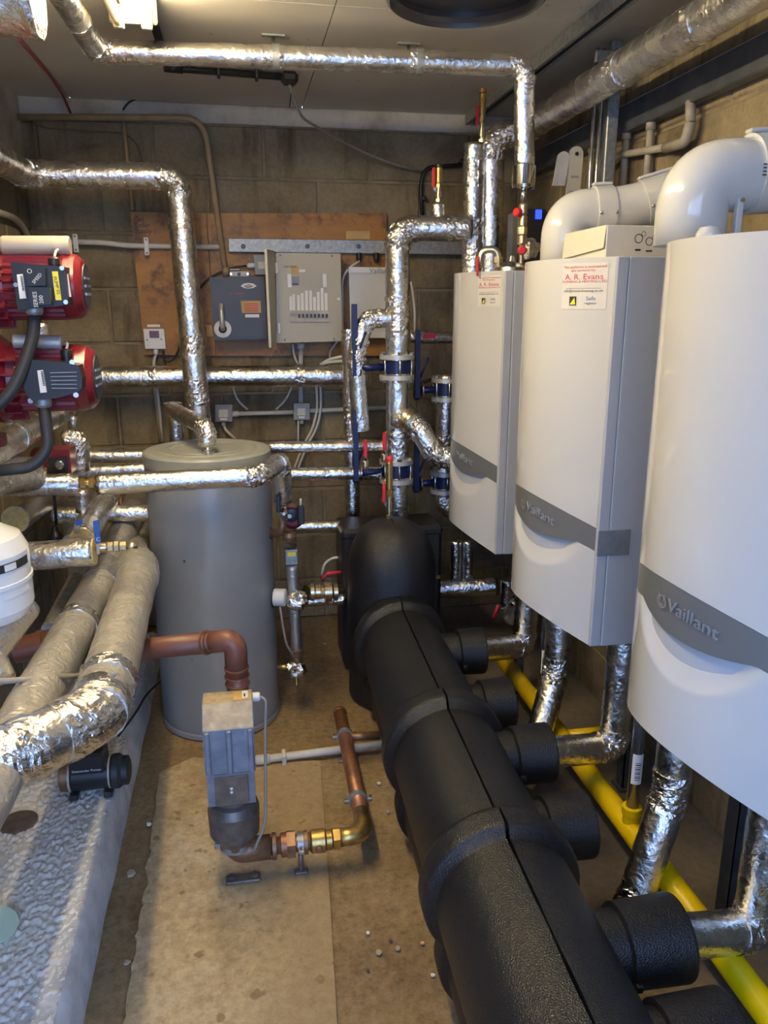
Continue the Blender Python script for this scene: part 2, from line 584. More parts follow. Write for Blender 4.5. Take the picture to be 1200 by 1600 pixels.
def foil_pipe(label, pts, r, name='lagged_pipe', mat='foil', emat='foil_crumple', el=1.35, bands=(), cut=None, cat='pipe', amp=None, group=None, ecr=1.0):
    """an insulated pipe: straight laggings, crumpled foil elbows, tape bands as parts"""
    pts = [V(p) for p in pts]
    root = thing(name, label, cat, min(pts, key=lambda p: p.z) - V((0, 0, r)) * 0, group)
    amp = r * 0.045 if amp is None else amp
    n = len(pts)
    for i in range(n - 1):
        a, b_ = pts[i], pts[i + 1]
        d = (b_ - a).normalized()
        L = (b_ - a).length
        a2 = a + d * min(r * el * .9, L * .45) if i > 0 else a
        b2 = b_ - d * min(r * el * .9, L * .45) if i < n - 2 else b_
        SEED[0] += 3.1
        MB().tube(dense(a2, b2, max(.012, r * .35)), r, 22, True, amp, 22, True, SEED[0]).build('lagging', mat, root)
    for i in range(1, n - 1):
        p, a, c_ = pts[i], pts[i - 1], pts[i + 1]
        d = r * el
        e0, e1 = (a - p).normalized(), (c_ - p).normalized()
        s0 = p + e0 * min(d, (a - p).length * .48)
        s1 = p + e1 * min(d, (c_ - p).length * .48)
        path = []
        N = 26
        for k in range(N + 1):
            t = k / N
            path.append(s0 * (1 - t) ** 2 + p * 2 * t * (1 - t) + s1 * t * t)
        path = [s0 + e0 * r * .3] + path + [s1 + e1 * r * .3]
        SEED[0] += 3.1
        MB().tube(path, r * 1.05, 40, True, r * .13 * ecr, 1.9 / r, False, SEED[0], crumple=True).build('elbow_wrap', emat, root)
    for (i, t, wd) in bands:
        p = pts[i].lerp(pts[i + 1], t)
        d = (pts[i + 1] - pts[i]).normalized()
        SEED[0] += 3.1
        MB().tube(dense(p - d * wd / 2, p + d * wd / 2, .008), r * 1.04, 36, True, r * .09, 2.0 / r, False, SEED[0], crumple=True).build('tape_band', 'foil_crumple', root)
    if cut:
        for end in cut:
            p, q = (pts[0], pts[1]) if end == 0 else (pts[-1], pts[-2])
            d = (p - q).normalized()
            MB().tube([p - d * .004, p + d * .004], r * .96, 20, True, r * .08, 60, False).build('insulation_core', 'insulation', root)
    return root


def cable(label, pts, r, mat, name='cable', cat='cable', br=.05, seg=8, group=None, parent=None):
    m_ = MB().tube(rounded(pts, br), r, seg)
    if parent is not None:
        return m_.build(name, mat, parent)
    return m_.build(name, mat, None, label, cat, group)


def text_mesh(s, size, mat, parent, name, mapf, align='CENTER', depth=0.0):
    cu = bpy.data.curves.new('t', 'FONT')
    cu.body = s
    cu.size = size
    cu.align_x = align
    cu.align_y = 'CENTER'
    cu.resolution_u = 2
    cu.extrude = depth
    ob = bpy.data.objects.new('t', cu)
    COL.objects.link(ob)
    dg = bpy.context.evaluated_depsgraph_get()
    me = bpy.data.meshes.new_from_object(ob.evaluated_get(dg))
    bpy.data.objects.remove(ob)
    o_ = wloc(parent)
    for v_ in me.vertices:
        v_.co = mapf(v_.co.x, v_.co.y, v_.co.z) - o_
    me.materials.clear()
    me.materials.append(MATS[mat])
    me.name = name
    t = bpy.data.objects.new(name, me)
    COL.objects.link(t)
    t.parent = parent
    return t


def flat_map(o_, ux, uz):
    o_, ux, uz = V(o_), V(ux).normalized(), V(uz).normalized()
    nn = ux.cross(uz)
    return lambda x, y, z: o_ + ux * x + uz * y + nn * z


BX, BYY, BZ = V((1, 0, 0)), V((0, 1, 0)), V((0, 0, 1))

# ================================================================== SETTING
XL, XR, YB, ZC, YF = -0.82, 1.30, 3.60, 2.275, -0.30


def block_mesh(kind, wd, ht, dp=.03, c=.005):
    """one concrete block, face toward local -Y"""
    x, z = wd / 2, ht / 2
    vs = [(-x, dp, -z), (x, dp, -z), (x, dp, z), (-x, dp, z), (-x, c, -z), (x, c, -z), (x, c, z), (-x, c, z),
          (-x + c, 0, -z + c), (x - c, 0, -z + c), (x - c, 0, z - c), (-x + c, 0, z - c)]
    fs = [(0, 1, 5, 4), (1, 2, 6, 5), (2, 3, 7, 6), (3, 0, 4, 7), (4, 5, 9, 8), (5, 6, 10, 9), (6, 7, 11, 10), (7, 4, 8, 11), (8, 9, 10, 11), (3, 2, 1, 0)]
    me = bpy.data.meshes.new('block')
    me.from_pydata(vs, [], fs)
    me.materials.append(MATS['block'])
    return me


BM = {}
COURSES = [(0.0, .19)] + [(0.195 + .225 * k + .005, 0.195 + .225 * (k + 1) - .005) for k in range(9)]


def block_wall(parent, u0, u1, place, rotz, ztop, first=0.0):
    for ci, (z0, z1) in enumerate(COURSES):
        if z0 > ztop - .03:
            continue
        z1 = min(z1, ztop)
        u = u0 - first - (0.225 if ci % 2 else 0.0)
        while u < u1:
            a, b_ = max(u + .005, u0), min(u + .445, u1)
            u += .45
            if b_ - a < .03:
                continue
            key = (round(b_ - a, 3), round(z1 - z0, 3))
            if key not in BM:
                BM[key] = block_mesh('block', b_ - a, z1 - z0)
            ob = bpy.data.objects.new('block', BM[key])
            COL.objects.link(ob)
            ob.parent = parent
            ob.location = place((a + b_) / 2, random.uniform(0, .003), (z0 + z1) / 2) - parent.location
            ob.rotation_euler = (0, 0, rotz)


floor = MB()
N = 60
x0, x1, y0, y1 = XL - .1, XR + .1, YF - .1, YB + .1
vs = []
for j in range(N + 1):
    for i in range(N + 1):
        x, y = x0 + (x1 - x0) * i / N, y0 + (y1 - y0) * j / N
        vs.append((x, y, -.004 + .004 * noise.noise(V((x * 5, y * 5, 0))) + .002 * noise.noise(V((x * 19, y * 19, 3)))))
fs = [(j * (N + 1) + i, j * (N + 1) + i + 1, (j + 1) * (N + 1) + i + 1, (j + 1) * (N + 1) + i) for j in range(N) for i in range(N)]
floor.add(vs, fs, True)
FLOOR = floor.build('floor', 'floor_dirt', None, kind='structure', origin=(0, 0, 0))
# raised screed patch with a broken left edge
left = []
for px, py in ((300, 1184), (252, 1206), (246, 1225), (240, 1290), (234, 1330), (228, 1380), (222, 1420), (212, 1470), (204, 1530), (192, 1600)):
    p = A(px, py, Z=.006)
    left.append((p.x, p.y))
pl = []
for i in range(len(left) - 1):
    (ax, ay), (bx, by) = left[i], left[i + 1]
    for k in range(6):
        t = k / 6
        j = .010 * noise.noise(V((ax + t * 3.3 + i * 2.1, ay * 9, 1.0)))
        pl.append((ax + (bx - ax) * t + j, ay + (by - ay) * t + j * .5))
pl += [(left[-1][0], left[-1][1]), (-.26, .9), (-.26, YF + .1), (.22, YF + .1)]
p1, p2 = A(527, 1600, Z=.006), A(515, 1392, Z=.006)
p3 = A(500, 1188, Z=.006)
pl += [(p1.x, p1.y), (p2.x, p2.y), (p3.x, p3.y), (.05, p3.y + .02)]
MB().prism([(x, y, -.01) for x, y in pl], (0, 0, .0165)).build('slab', 'screed', FLOOR)

CEIL = MB().box(XL, XR, YF, YB, ZC + .012, ZC + .06).build('ceiling', 'mortar', None, kind='structure')
xs = [XL, -.62 + .0, .30, XR]
for k in range(3):
    for (ya, yb) in ((YF, 1.2), (1.204, 2.42), (2.424, YB)):
        MB().box(xs[k] + .0015, xs[k + 1] - .0015, ya, yb, ZC, ZC + .012).build('ceiling_board', 'ceiling_board', CEIL)
for px, py in ((135, 35), (330, 53), (185, 110), (450, 60), (482, 62), (585, 70), (560, 126), (653, 131), (706, 135), (708, 78), (855, 8), (908, 12)):
    p = A(px, py, Z=ZC)
    MB().lathe(p + V((0, 0, .001)), (0, 0, -1), [(.003, 0), (.002, .002)], 8).build('screw_head', 'dark_steel', CEIL)

WB = MB().box(XL - .1, XR + .1, YB + .005, YB + .12, 0, ZC).build('wall_back', 'mortar', None, kind='structure')
ZL = 2.195
block_wall(WB, XL, XR, lambda u, d, z: V((u, YB - d, z)), 0, ZL, first=.17)
MB().box(XL, XR, YB - .004, YB + .02, ZL + .008, ZC, .003).build('lintel', 'lintel_paint', WB)
WL = MB().box(XL - .12, XL - .005, YF, YB, 0, ZC).build('wall_left', 'mortar', None, kind='structure')
block_wall(WL, YF, YB, lambda u, d, z: V((XL + d, u, z)), math.radians(90), 2.0, first=.3)
MB().box(XL - .02, XL + .006, 1.0, YB, 2.005, ZC, .004).build('lintel', 'lintel_paint', WL)
WR = MB().box(XR + .005, XR + .12, YF, YB, 0, ZC).build('wall_right', 'mortar', None, kind='structure')
block_wall(WR, YF, YB, lambda u, d, z: V((XR - d, u, z)), math.radians(-90), ZC, first=.1)
# wall with the open doorway behind the camera
wf = MB()
wf.box(XL - .1, XL, YF - .1, YF, 0, ZC)
wf.box(.72, XR + .1, YF - .1, YF, 0, ZC)
wf.box(XL, .72, YF - .1, YF, 2.08, ZC)
wf.build('wall_front', 'block', None, kind='structure')
MB().box(-8, 8, -9, YF - .1, -.12, -.02).build('ground', 'yard', None, kind='structure')

# plinth along the left wall
PT = .098
pm = MB()
nx, ny = 120, 620
xa, xb, ya, yb = XL, -.425, .6, 3.3
vs = []
for j in range(ny + 1):
    for i in range(nx + 1):
        x, y = xa + (xb - xa) * i / nx, ya + (yb - ya) * j / ny
        q = V((x * 95, y * 70, 0))
        h = .007 * noise.noise(q) + .008 * abs(noise.noise(q * 1.7)) + .003 * noise.noise(V((x * 9, y * 9, 2)))
        vs.append((x, y, PT + h))
fs = [(j * (nx + 1) + i, j * (nx + 1) + i + 1, (j + 1) * (nx + 1) + i + 1, (j + 1) * (nx + 1) + i) for j in range(ny) for i in range(nx)]
pm.add(vs, fs, True)
PL = thing('plinth', 'low rough-topped concrete plinth along the left wall', 'plinth', (-.6, 1.9, 0))
pm.build('rough_top', 'plinth_rough', PL)
pf = MB()
n = 60
vs = []
for j in range(n + 1):
    y = ya + (yb - ya) * j / n
    k = .006 * noise.noise(V((y * 6, 0, 0)))
    k2 = .004 * noise.noise(V((y * 13, 5, 0)))
    vs += [(-.395 + k, y, -.01), (-.412 + k2, y, PT - .008 + k2), (-.428 + k2, y, PT + .003), (XL, y, PT - .02), (XL, y, -.01)]
fs = []
for j in range(n):
    for i in range(4):
        fs.append((j * 5 + i, (j + 1) * 5 + i, (j + 1) * 5 + i + 1, j * 5 + i + 1))
fs.append((0, 1, 2, 3, 4)); fs.append(tuple(n * 5 + i for i in (4, 3, 2, 1, 0)))
pf.add(vs, fs, True)
pf.build('painted_face', 'plinth_paint', PL)

# ================================================================== BOILERS
XC, ZB, ZT, HW = .858, .625, 1.587, .24


def boiler(yc, bow, label, sticker, tape, xback=1.22):
    t0 = thing('wall_boiler', label, 'boiler', (1.0, yc, ZB))
    zr = lambda t: .06 * (1 - t * t)

    def surf(t, z, off=0.0):
        return V((XC - bow * (1 - t * t) - off, yc + HW * t, z))
    ztop = lambda t: ZT
    bt = lambda t: .938 + zr(t)
    bb = lambda t: .880 + zr(t) - .036 * max(0, 1 - ((t + .30) / .52) ** 2)
    bot = lambda t: ZB + zr(t)
    T = [-1 + 2 * i / 48 for i in range(49)]

    def shell(za, zb, nz, th, dfun=None, name='panel', mat='boiler_white', off=0.0, parent=t0):
        mb = MB()
        nt_ = len(T)
        vs = []
        for j in range(nz + 1):
            for t in T:
                z = za(t) + (zb(t) - za(t)) * j / nz
                o = off - (dfun(t, z) if dfun else 0)
                vs.append(surf(t, z, o))
        fs = [(j * nt_ + i, (j + 1) * nt_ + i, (j + 1) * nt_ + i + 1, j * nt_ + i + 1) for j in range(nz) for i in range(nt_ - 1)]
        fs = [f[::-1] for f in fs]
        mb.add(vs, fs, True)
        # rim
        k = (nz + 1) * nt_
        rim = [(0, i) for i in range(nt_)] + [(j, nt_ - 1) for j in range(1, nz + 1)] + [(nz, i) for i in range(nt_ - 2, -1, -1)] + [(j, 0) for j in range(nz - 1, 0, -1)]
        a = [vs[j * nt_ + i] for j, i in rim]
        b_ = [p + V((th, 0, 0)) for p in a]
        m_ = len(a)
        mb.add(a + b_, [(i, m_ + i, m_ + (i + 1) % m_, (i + 1) % m_) for i in range(m_)], False)
        mb.build(name, mat, parent)

    def scoop(t, z):
        c0 = bb(t) + .01
        d = c0 - z
        wdt = .095 * max(0.0, 1 - ((t + .30) / .56) ** 2) ** .5
        if wdt <= 0 or d > wdt or d < 0:
            return 0.0
        return .024 * (1 - d / wdt) ** .8 * min(1, 3 * (1 - abs(t + .30) / .56))
    shell(lambda t: bt(t) + .0015, ztop, 12, .05, name='upper_panel')
    shell(bb, bt, 4, .03, name='band', mat='band_grey', off=-.001)
    shell(bot, lambda t: bb(t) - .0012, 46, .05, scoop, name='lower_panel')
    # shadow gap and casing
    casing = MB()
    pts = []
    for t in T:
        pts.append(surf(t, 0, -.012))
    poly = [V((p.x, yc + (p.y - yc) * .985, ZB + .10)) for p in pts]
    poly = [V((xback, yc - HW + .004, ZB + .10))] + poly + [V((xback, yc + HW - .004, ZB + .10))]
    casing.prism(poly, (0, 0, ZT - .004 - ZB - .10))
    casing.build('casing', 'boiler_side', t0)
    MB().box(XC + .03, xback, yc - HW + .004, yc + HW - .004, ZB + .004, ZB + .12, .003).build('bottom_tray', 'boiler_side', t0)
    for s_ in (-1, 1):
        y = yc + s_ * HW
        MB().box(XC - .006, XC + .026, y - .006, y + .006, ZB, ZT + .001, .004).build('front_edge', 'boiler_side', t0)
        MB().box(XC + .0265, XC + .0285, y - .0052, y + .0052, ZB + .002, ZT - .002).build('panel_gap', 'boiler_edge', t0)
        MB().box(XC + .029, xback, y - .005, y + .005, ZB, ZT, .002).build('side_panel', 'boiler_side', t0)
    # raised lettering on the band, following its curve
    def mp(x, y, z):
        # local x runs right as seen from the front (toward -Y)
        t = -.36 - x / HW
        zz = (bt(t) + .874 + zr(t)) / 2 + y - .008
        return surf(t, zz, z + .002)
    text_mesh('Vaillant', .034, 'logo_grey', t0, 'lettering', lambda x, y, z: mp(x + .008, y, z), 'CENTER', .0015)
    # crest ring before the word
    mr = MB()
    for (r0, r1, cx) in ((.013, .0095, -.058),):
        n_ = 24
        vs = []
        for k in range(n_):
            a = 2 * math.pi * k / n_
            for r in (r0, r1):
                vs.append(mp(cx + r * math.cos(a), r * math.sin(a), .0015))
        mr.add(vs, [(2 * k, 2 * k + 1, (2 * k + 3) % (2 * n_), (2 * k + 2) % (2 * n_)) for k in range(n_)])
    for sx in (-1, 1):
        q = [(-.058 + sx * .002, -.005), (-.058 + sx * .007, .006), (-.058 + sx * .010, .018), (-.058 + sx * .004, .008)]
        mr.add([mp(x, y, .0016) for x, y in q], [(0, 1, 2, 3)])
        q = [(-.058 + sx * .001, -.010), (-.058 + sx * .006, -.004), (-.058 + sx * .004, -.002), (-.058, -.005)]
        mr.add([mp(x, y, .0016) for x, y in q], [(0, 1, 2, 3)])
    mr.build('crest', 'logo_grey', t0)
    if sticker:
        ty0, ty1, za, zb = sticker
        st = MB()
        n_ = 6
        vs = []
        for i in range(n_ + 1):
            t = (ty0 + (ty1 - ty0) * i / n_ - yc) / HW
            vs += [surf(t, za, .0012), surf(t, zb, .0012)]
        st.add(vs, [(2 * i, 2 * i + 1, 2 * i + 3, 2 * i + 2) for i in range(n_)])
        so = st.build('service_sticker', 'sticker', t0)
        wy = ty1 - ty0
        ym, zm = (ty0 + ty1) / 2, (za + zb) / 2
        hh = zb - za
        smap = lambda ox, oz: (lambda x, y, z: surf((ym - (x + ox) - yc) / HW, zm + oz + y, .0022))
        text_mesh('This appliance is maintained\nand serviced by:', wy * .085, 'red_print', so, 'print', smap(0, hh * .38))
        text_mesh('A. R. Evans', wy * .19, 'red_print', so, 'print', smap(0, hh * .20))
        text_mesh('PLUMBING & HEATING LTD', wy * .08, 'red_print', so, 'print', smap(0, hh * .10))
        text_mesh('____________', wy * .13, 'black_print', so, 'print', smap(0, hh * 0.0))
        text_mesh('info@arevansheating.co.uk', wy * .08, 'black_print', so, 'print', smap(0, -hh * .10))
        # little yellow and black triangle badge
        tb = MB()
        c0 = smap(-wy * .2, -hh * .32)
        q = .085 * wy
        tb.add([c0(-q, -q * 1.3, 0), c0(q, -q * 1.3, 0), c0(q, q * 1.3, 0), c0(-q, q * 1.3, 0)], [(0, 1, 2, 3)])
        tb.build('badge', 'black_print', so)
        tb = MB()
        c1 = lambda x, y: c0(x, y, 0) - V((.0006, 0, 0))
        tb.add([c1(-q * .8, -q), c1(q * .8, -q), c1(q * .5, q)], [(0, 1, 2)])
        tb.build('badge_triangle', 'yellow_label', so)
        text_mesh('Safe', wy * .13, 'blue_print', so, 'print', smap(wy * .2, -hh * .27))
        text_mesh('register', wy * .08, 'black_print', so, 'print', smap(wy * .2, -hh * .37))
    if tape:
        MB().box(XC - .004, XC + .082, yc - HW - .0085, yc - HW - .005, .872, .938, .001).build('tape_strip', 'duct_tape', t0)
    return t0


boiler(2.775, .10, 'white gas boiler nearest the back wall, smallest in view', (2.548, 2.63, 1.475, 1.575), False)
boiler(1.99, .12, 'middle white gas boiler with grey tape on its side and a box on top', (1.765, 1.86, 1.47, 1.575), True)
boiler(1.26, .12, 'large foremost white gas boiler at the right edge', None, False)

# ================================================================== BOILER ACCESSORIES
def PP(lst, Y):
    return [A(x, y, Y=Y) for x, y in lst]


def plate(pix, Y, th, name, mat, parent=None, **k):
    """flat polygon facing the camera side, with thickness toward the wall"""
    return MB().prism(PP(pix, Y), (0, th, 0)).build(name, mat, parent, **k)


def flue(label, pts, r, bands, clips):
    root = thing('flue_elbow', label, 'flue', pts[0])
    MB().tube(rounded(pts[:4] if len(pts) > 4 else pts, r * 2.2, n=12), r, 36).build('flue_pipe', 'flue_white', root)
    for (p, d, wd, rr) in bands:
        d = V(d).normalized()
        MB().lathe(V(p) - d * wd / 2, d, [(r, 0), (rr, 0), (rr, wd), (r, wd)], 36).build('clamp_band', 'flue_white', root)
        up = V((0, 0, 1))
        u = (up - d * up.dot(d)).normalized()
        s_ = d.cross(u)
        q = V(p) + u * (rr + .004)
        MB().obox(q, d, s_, u, wd * 1.05, .022, .008, .002).build('clamp_lug', 'flue_white', root)
        for e in (-1, 1):
            dirn = (s_ * -.9 + u * .1).normalized()
            for k in (0, 1):
                a = math.radians(40 * k - 8)
                dd = (V((-.0, -1, 0)) - d * V((0, -1, 0)).dot(d)).normalized()
                dd = (dd * math.cos(a) + u * math.sin(a)).normalized()
                if k == 0:
                    MB().lathe(V(p) + d * wd * .42 * e + dd * (rr - .002), dd, [(.0045, 0), (.0045, .004), (.003, .006)], 10).build('screw_head', 'steel', root)
    return root


rM = .060
M0, M1, M2, M3 = V((.894, 2.17, 1.588)), V((.894, 2.17, 1.725)), V((1.06, 2.15, 1.732)), V((1.29, 2.09, 1.80))
fm = flue('white flue elbow on the middle boiler, behind the cardboard box', [M0, M1, M2, M3], rM,
          [(M1.lerp(M2, .62), M2 - M1, .05, rM + .006), (M2.lerp(M3, .42), M3 - M2, .10, rM + .005)], None)
rR = .065
R0, R1, R2 = V((.846, 1.44, 1.588)), V((.846, 1.44, 1.708)), V((1.29, 1.405, 1.738))
fr = flue('large white flue elbow on the foremost boiler', [R0, R1, R2], rR,
          [(R1.lerp(R2, .31), R2 - R1, .075, rR + .006)], None)
MB().box(.905, .918, 1.385, 1.40, 1.588, 1.672, .003).build('test_point', 'flue_white', fr)
MB().lathe((.911, 1.384, 1.664), (0, -1, 0), [(.004, 0), (.004, .004)], 10).build('screw_head', 'steel', fr)
MB().lathe((1.262, 1.405, 1.715), (1, 0, 0), [(.066, 0), (.105, .004), (.105, .014), (.09, .02)], 32).build('wall_collar', 'flue_white', fr)
MB().lathe((.80, 1.30, 1.588), (0, 0, 1), [(.022, 0), (.022, .01), (.016, .02), (0, .024)], 16).build('air_inlet_cap', 'flue_white', None,
        'small round white cap on the foremost boiler beside its flue', 'cap')
for (px, py) in ((1129, 292),):
    pass
# printed ventilation mark on the big elbow
for k in range(4):
    c0 = V((.935, 1.433 - .0665, 1.722 - k * .006))
    MB().box(c0.x, c0.x + .014, c0.y - .0012, c0.y + .004, c0.z, c0.z + .002).build('print_mark', 'black_print', fr)

bx = thing('cardboard_box', 'pale cardboard box with drawings lying on the middle boiler', 'box', (.98, 1.98, 1.588))
MB().box(.872, 1.09, 1.85, 2.105, 1.588, 1.664, .002).build('carton', 'card', bx)
MB().prism([(.871, 1.852, 1.664), (.871, 2.10, 1.664), (.866, 2.10, 1.600), (.866, 1.852, 1.612)], (.002, 0, 0)).build('end_flap', 'card', bx)
for (cx, cz, r) in ((.955, 1.634, .011), (.983, 1.628, .010), (.997, 1.638, .007), (.967, 1.645, .006)):
    MB().lathe((cx, 1.8505, cz), (0, -1, 0), [(r, 0), (r, .0006), (r * .8, .0006), (r * .8, 0)], 16).build('print_drawing', 'black_print', bx)
MB().box(.948, .962, 1.8492, 1.8502, 1.606, 1.610).build('print_drawing', 'black_print', bx)
MB().box(.976, .992, 1.8492, 1.8502, 1.604, 1.608).build('print_drawing', 'black_print', bx)

# black rail on the right wall, ceiling channel, hanger
MB().box(1.252, 1.293, .6, 3.58, 2.02, 2.105, .004).build('wall_rail', 'dark_steel', None, 'long dark steel rail running along the right wall', 'rail')
ch = thing('strut_channel', 'galvanised strut channel fixed along the ceiling at right', 'channel', (1.02, 2.2, 2.232))
MB().box(1.0, 1.004, .6, 3.58, 2.232, 2.274).build('web', 'galvanised', ch)
MB().box(1.038, 1.042, .6, 3.58, 2.232, 2.274).build('web', 'galvanised', ch)
MB().box(1.004, 1.038, .6, 3.58, 2.268, 2.274).build('back', 'dark_steel', ch)
for x in (1.004, 1.030):
    MB().box(x, x + .008, .6, 3.58, 2.232, 2.236).build('lip', 'galvanised', ch)
hg = thing('strut_hanger', 'upright galvanised strut with two rods below the ceiling', 'hanger', (1.187, 2.55, 1.6))
MB().box(1.178, 1.216, 2.55, 2.586, 1.56, 2.274, .003).build('upright', 'galvanised', hg)
MB().box(1.12, 1.216, 2.535, 2.55, 2.205, 2.24, .002).build('bracket_plate', 'galvanised', hg)
for x in (1.135, 1.157):
    MB().tube([(x, 2.56, 1.5), (x, 2.56, 2.25)], .006, 10).build('threaded_rod', 'steel', hg)
MB().box(1.128, 1.168, 2.54, 2.575, 2.13, 2.20, .003).build('rod_coupler', 'galvanised', hg)
MB().lathe((1.15, 2.538, 2.165), (0, -1, 0), [(.008, 0), (.008, .006)], 6, False).build('bolt', 'steel', hg)

# foil pipe along the right-hand ceiling, dropping behind the far boiler
foil_pipe('long foil-wrapped pipe running below the ceiling above the boilers', [(1.08, .4, 2.115), (1.085, 3.08, 2.115), (.966, 3.085, 2.085), (.980, 3.085, 1.5)], .048,
          bands=((0, .55, .03), (0, .70, .06), (0, .35, .04)))
# vertical twin beside it with brass vent on top
vp = foil_pipe('upright foil-wrapped pipe with a brass vent on its top, behind the far boiler', [(.892, 3.06, 2.060), (.904, 3.06, 1.2)], .039, bands=((0, .12, .10), (0, .42, .2)))


def air_vent(label, base, h, cap, lever=True, cmat='brass', lx=-1, group=None, ll=.07):
    base = V(base)
    t = thing('air_vent', label, 'air vent', base, group)
    MB().hexnut(base, BZ, .012, h * .12).build('lower_nut', 'brass_pale', t)
    MB().lathe(base + BZ * h * .12, BZ, [(.008, 0), (.008, h * .06), (.011, h * .06), (.011, h * .2), (.008, h * .2), (.008, h * .3)], 14).build('ball_valve', 'brass_pale', t)
    MB().hexnut(base + BZ * h * .42, BZ, .012, h * .1).build('upper_nut', 'brass', t)
    MB().lathe(base + BZ * h * .52, BZ, [(.012, 0), (.013, .005), (.013, h * .42), (.010, h * .45)], 16).build('float_body', 'brass', t)
    MB().lathe(base + BZ * (h * .97), BZ, [(.0135, 0), (.0135, h * .06), (.009, h * .08)], 16).build('vent_cap', cap, t)
    if lever:
        p = base + BZ * h * .25
        le = MB().prism([p + V((lx * .012, -.012, 0)), p + V((lx * .022, -.012, .012)), p + V((lx * .026, -.012, .03)), p + V((lx * .018, -.012, .03)), p + V((lx * .012, -.012, .018))], (0, .003, 0)).build('lever', 'steel', t)
        MB().box(p.x + lx * .022 - .0065, p.x + lx * .022 + .0065, p.y - .0155, p.y - .009, p.z + .02, p.z + .02 + ll, .003).build('lever_grip', 'red_lever', le)
    return t


air_vent('tall brass air vent with red lever just under the ceiling', A(752, 228, Y=3.06), .185, 'copper')
# ceiling pipe
foil_pipe('foil-wrapped pipe crossing the ceiling from left to right', [(-.39, .9, 2.18), (-.366, 2.606, 2.18), (.885, 2.52, 2.18), (.902, 2.53, 1.90)], .031,
          bands=((0, .86, .04), (1, .40, .06), (1, .74, .05)))
for px, py, lb in ((427, 62, 'pipe clip holding the ceiling pipe, left one'), (638, 75, 'pipe clip holding the ceiling pipe, right one')):
    q = A(px, py, Z=2.262)
    cl = thing('pipe_clip', lb, 'clip', (q.x, q.y, 2.2), 'ceiling pipe clips')
    MB().box(q.x - .035, q.x + .035, q.y - .01, q.y + .01, 2.27, 2.276, .001).build('base_plate', 'galvanised', cl)
    MB().tube([(q.x, q.y, 2.21), (q.x, q.y, 2.272)], .005, 10).build('stud', 'steel', cl)
    yp_ = 2.606 - (q.x + .366) / 1.251 * .086
    MB().lathe((q.x - .01, yp_, 2.18), (1, -.07, 0), [(.033, 0), (.035, 0), (.035, .02), (.033, .02)], 24).build('ring', 'galvanised', cl)
# steel reducer and valve train under its drop
vt = thing('valve_train', 'brass valve train with two red knobs under the ceiling pipe drop', 'valve', (.905, 2.53, 1.59))
MB().lathe((.902, 2.53, 1.90), (0, 0, -1), [(.030, 0), (.036, 0), (.036, .055), (.034, .065), (.012, .07)], 28).build('steel_sleeve', 'chrome', vt)
MB().tube([(.903, 2.53, 1.84), (.904, 2.53, 1.79)], .010, 12).build('tail_pipe', 'steel', vt)
MB().lathe((.904, 2.53, 1.79), (0, 0, -1), [(.012, 0), (.014, .004), (.014, .03), (.011, .034), (.014, .038), (.014, .066), (.010, .07)], 16).build('valve_body', 'brass_pale', vt)
MB().hexnut((.904, 2.53, 1.72), (0, 0, -1), .016, .022).build('nut', 'brass_pale', vt)
MB().lathe((.904, 2.53, 1.70), (0, 0, -1), [(.010, 0), (.015, .006), (.015, .03), (.008, .036), (.008, .09)], 16).build('check_valve', 'brass_pale', vt)
MB().lathe((.892, 2.522, 1.762), (-1, -.4, 0), [(.008, 0), (.014, .004), (.014, .018), (.01, .022)], 10).build('knob', 'red_lever', vt)
MB().lathe((.90, 2.518, 1.648), (-.2, -1, 0), [(.008, 0), (.014, .004), (.014, .018), (.01, .022)], 10).build('knob', 'red_lever', vt)
# brass fittings on top of the far boiler
bt_ = thing('brass_bend', 'brass pipe bend on top of the far boiler', 'fitting', (.83, 2.62, 1.588))
MB().tube(rounded([(.855, 2.62, 1.588), (.855, 2.62, 1.66), (.80, 2.64, 1.655), (.80, 2.64, 1.60)], .03), .012, 14).build('bend', 'brass_pale', bt_)
MB().hexnut((.855, 2.62, 1.615), BZ, .017, .018).build('nut', 'brass_pale', bt_)
MB().box(.782, .790, 2.615, 2.622, 1.572, 1.635, .002).build('lever_grip', 'red_lever', bt_)
MB().lathe((.905, 2.62, 1.588), (0, 0, 1), [(.062, 0), (.060, .012), (.04, .026), (.016, .032), (.01, .05)], 28).build('dome_cap', 'steel', None,
        'domed metal cap on top of the far boiler', 'cap')
MB().blob((.955, 2.60, 1.66), .035, .035, .03, .012, 45).build('foil_bundle', 'foil_crumple', None, 'crumpled foil bundle on the far boiler beside its valve train', 'foil')
# dark control unit with blue screen behind
cu = thing('pump_controller', 'black controller with a small blue lit display behind the far boiler', 'controller', (1.05, 2.95, 1.6))
MB().box(1.005, 1.14, 2.9, 2.99, 1.60, 1.82, .015).build('housing', 'black_plastic', cu)
c_ = A(841, 335, Y=2.897)
MB().box(c_.x - .010, c_.x + .012, 2.892, 2.9, c_.z - .016, c_.z + .016).build('display', 'blue_display', cu)
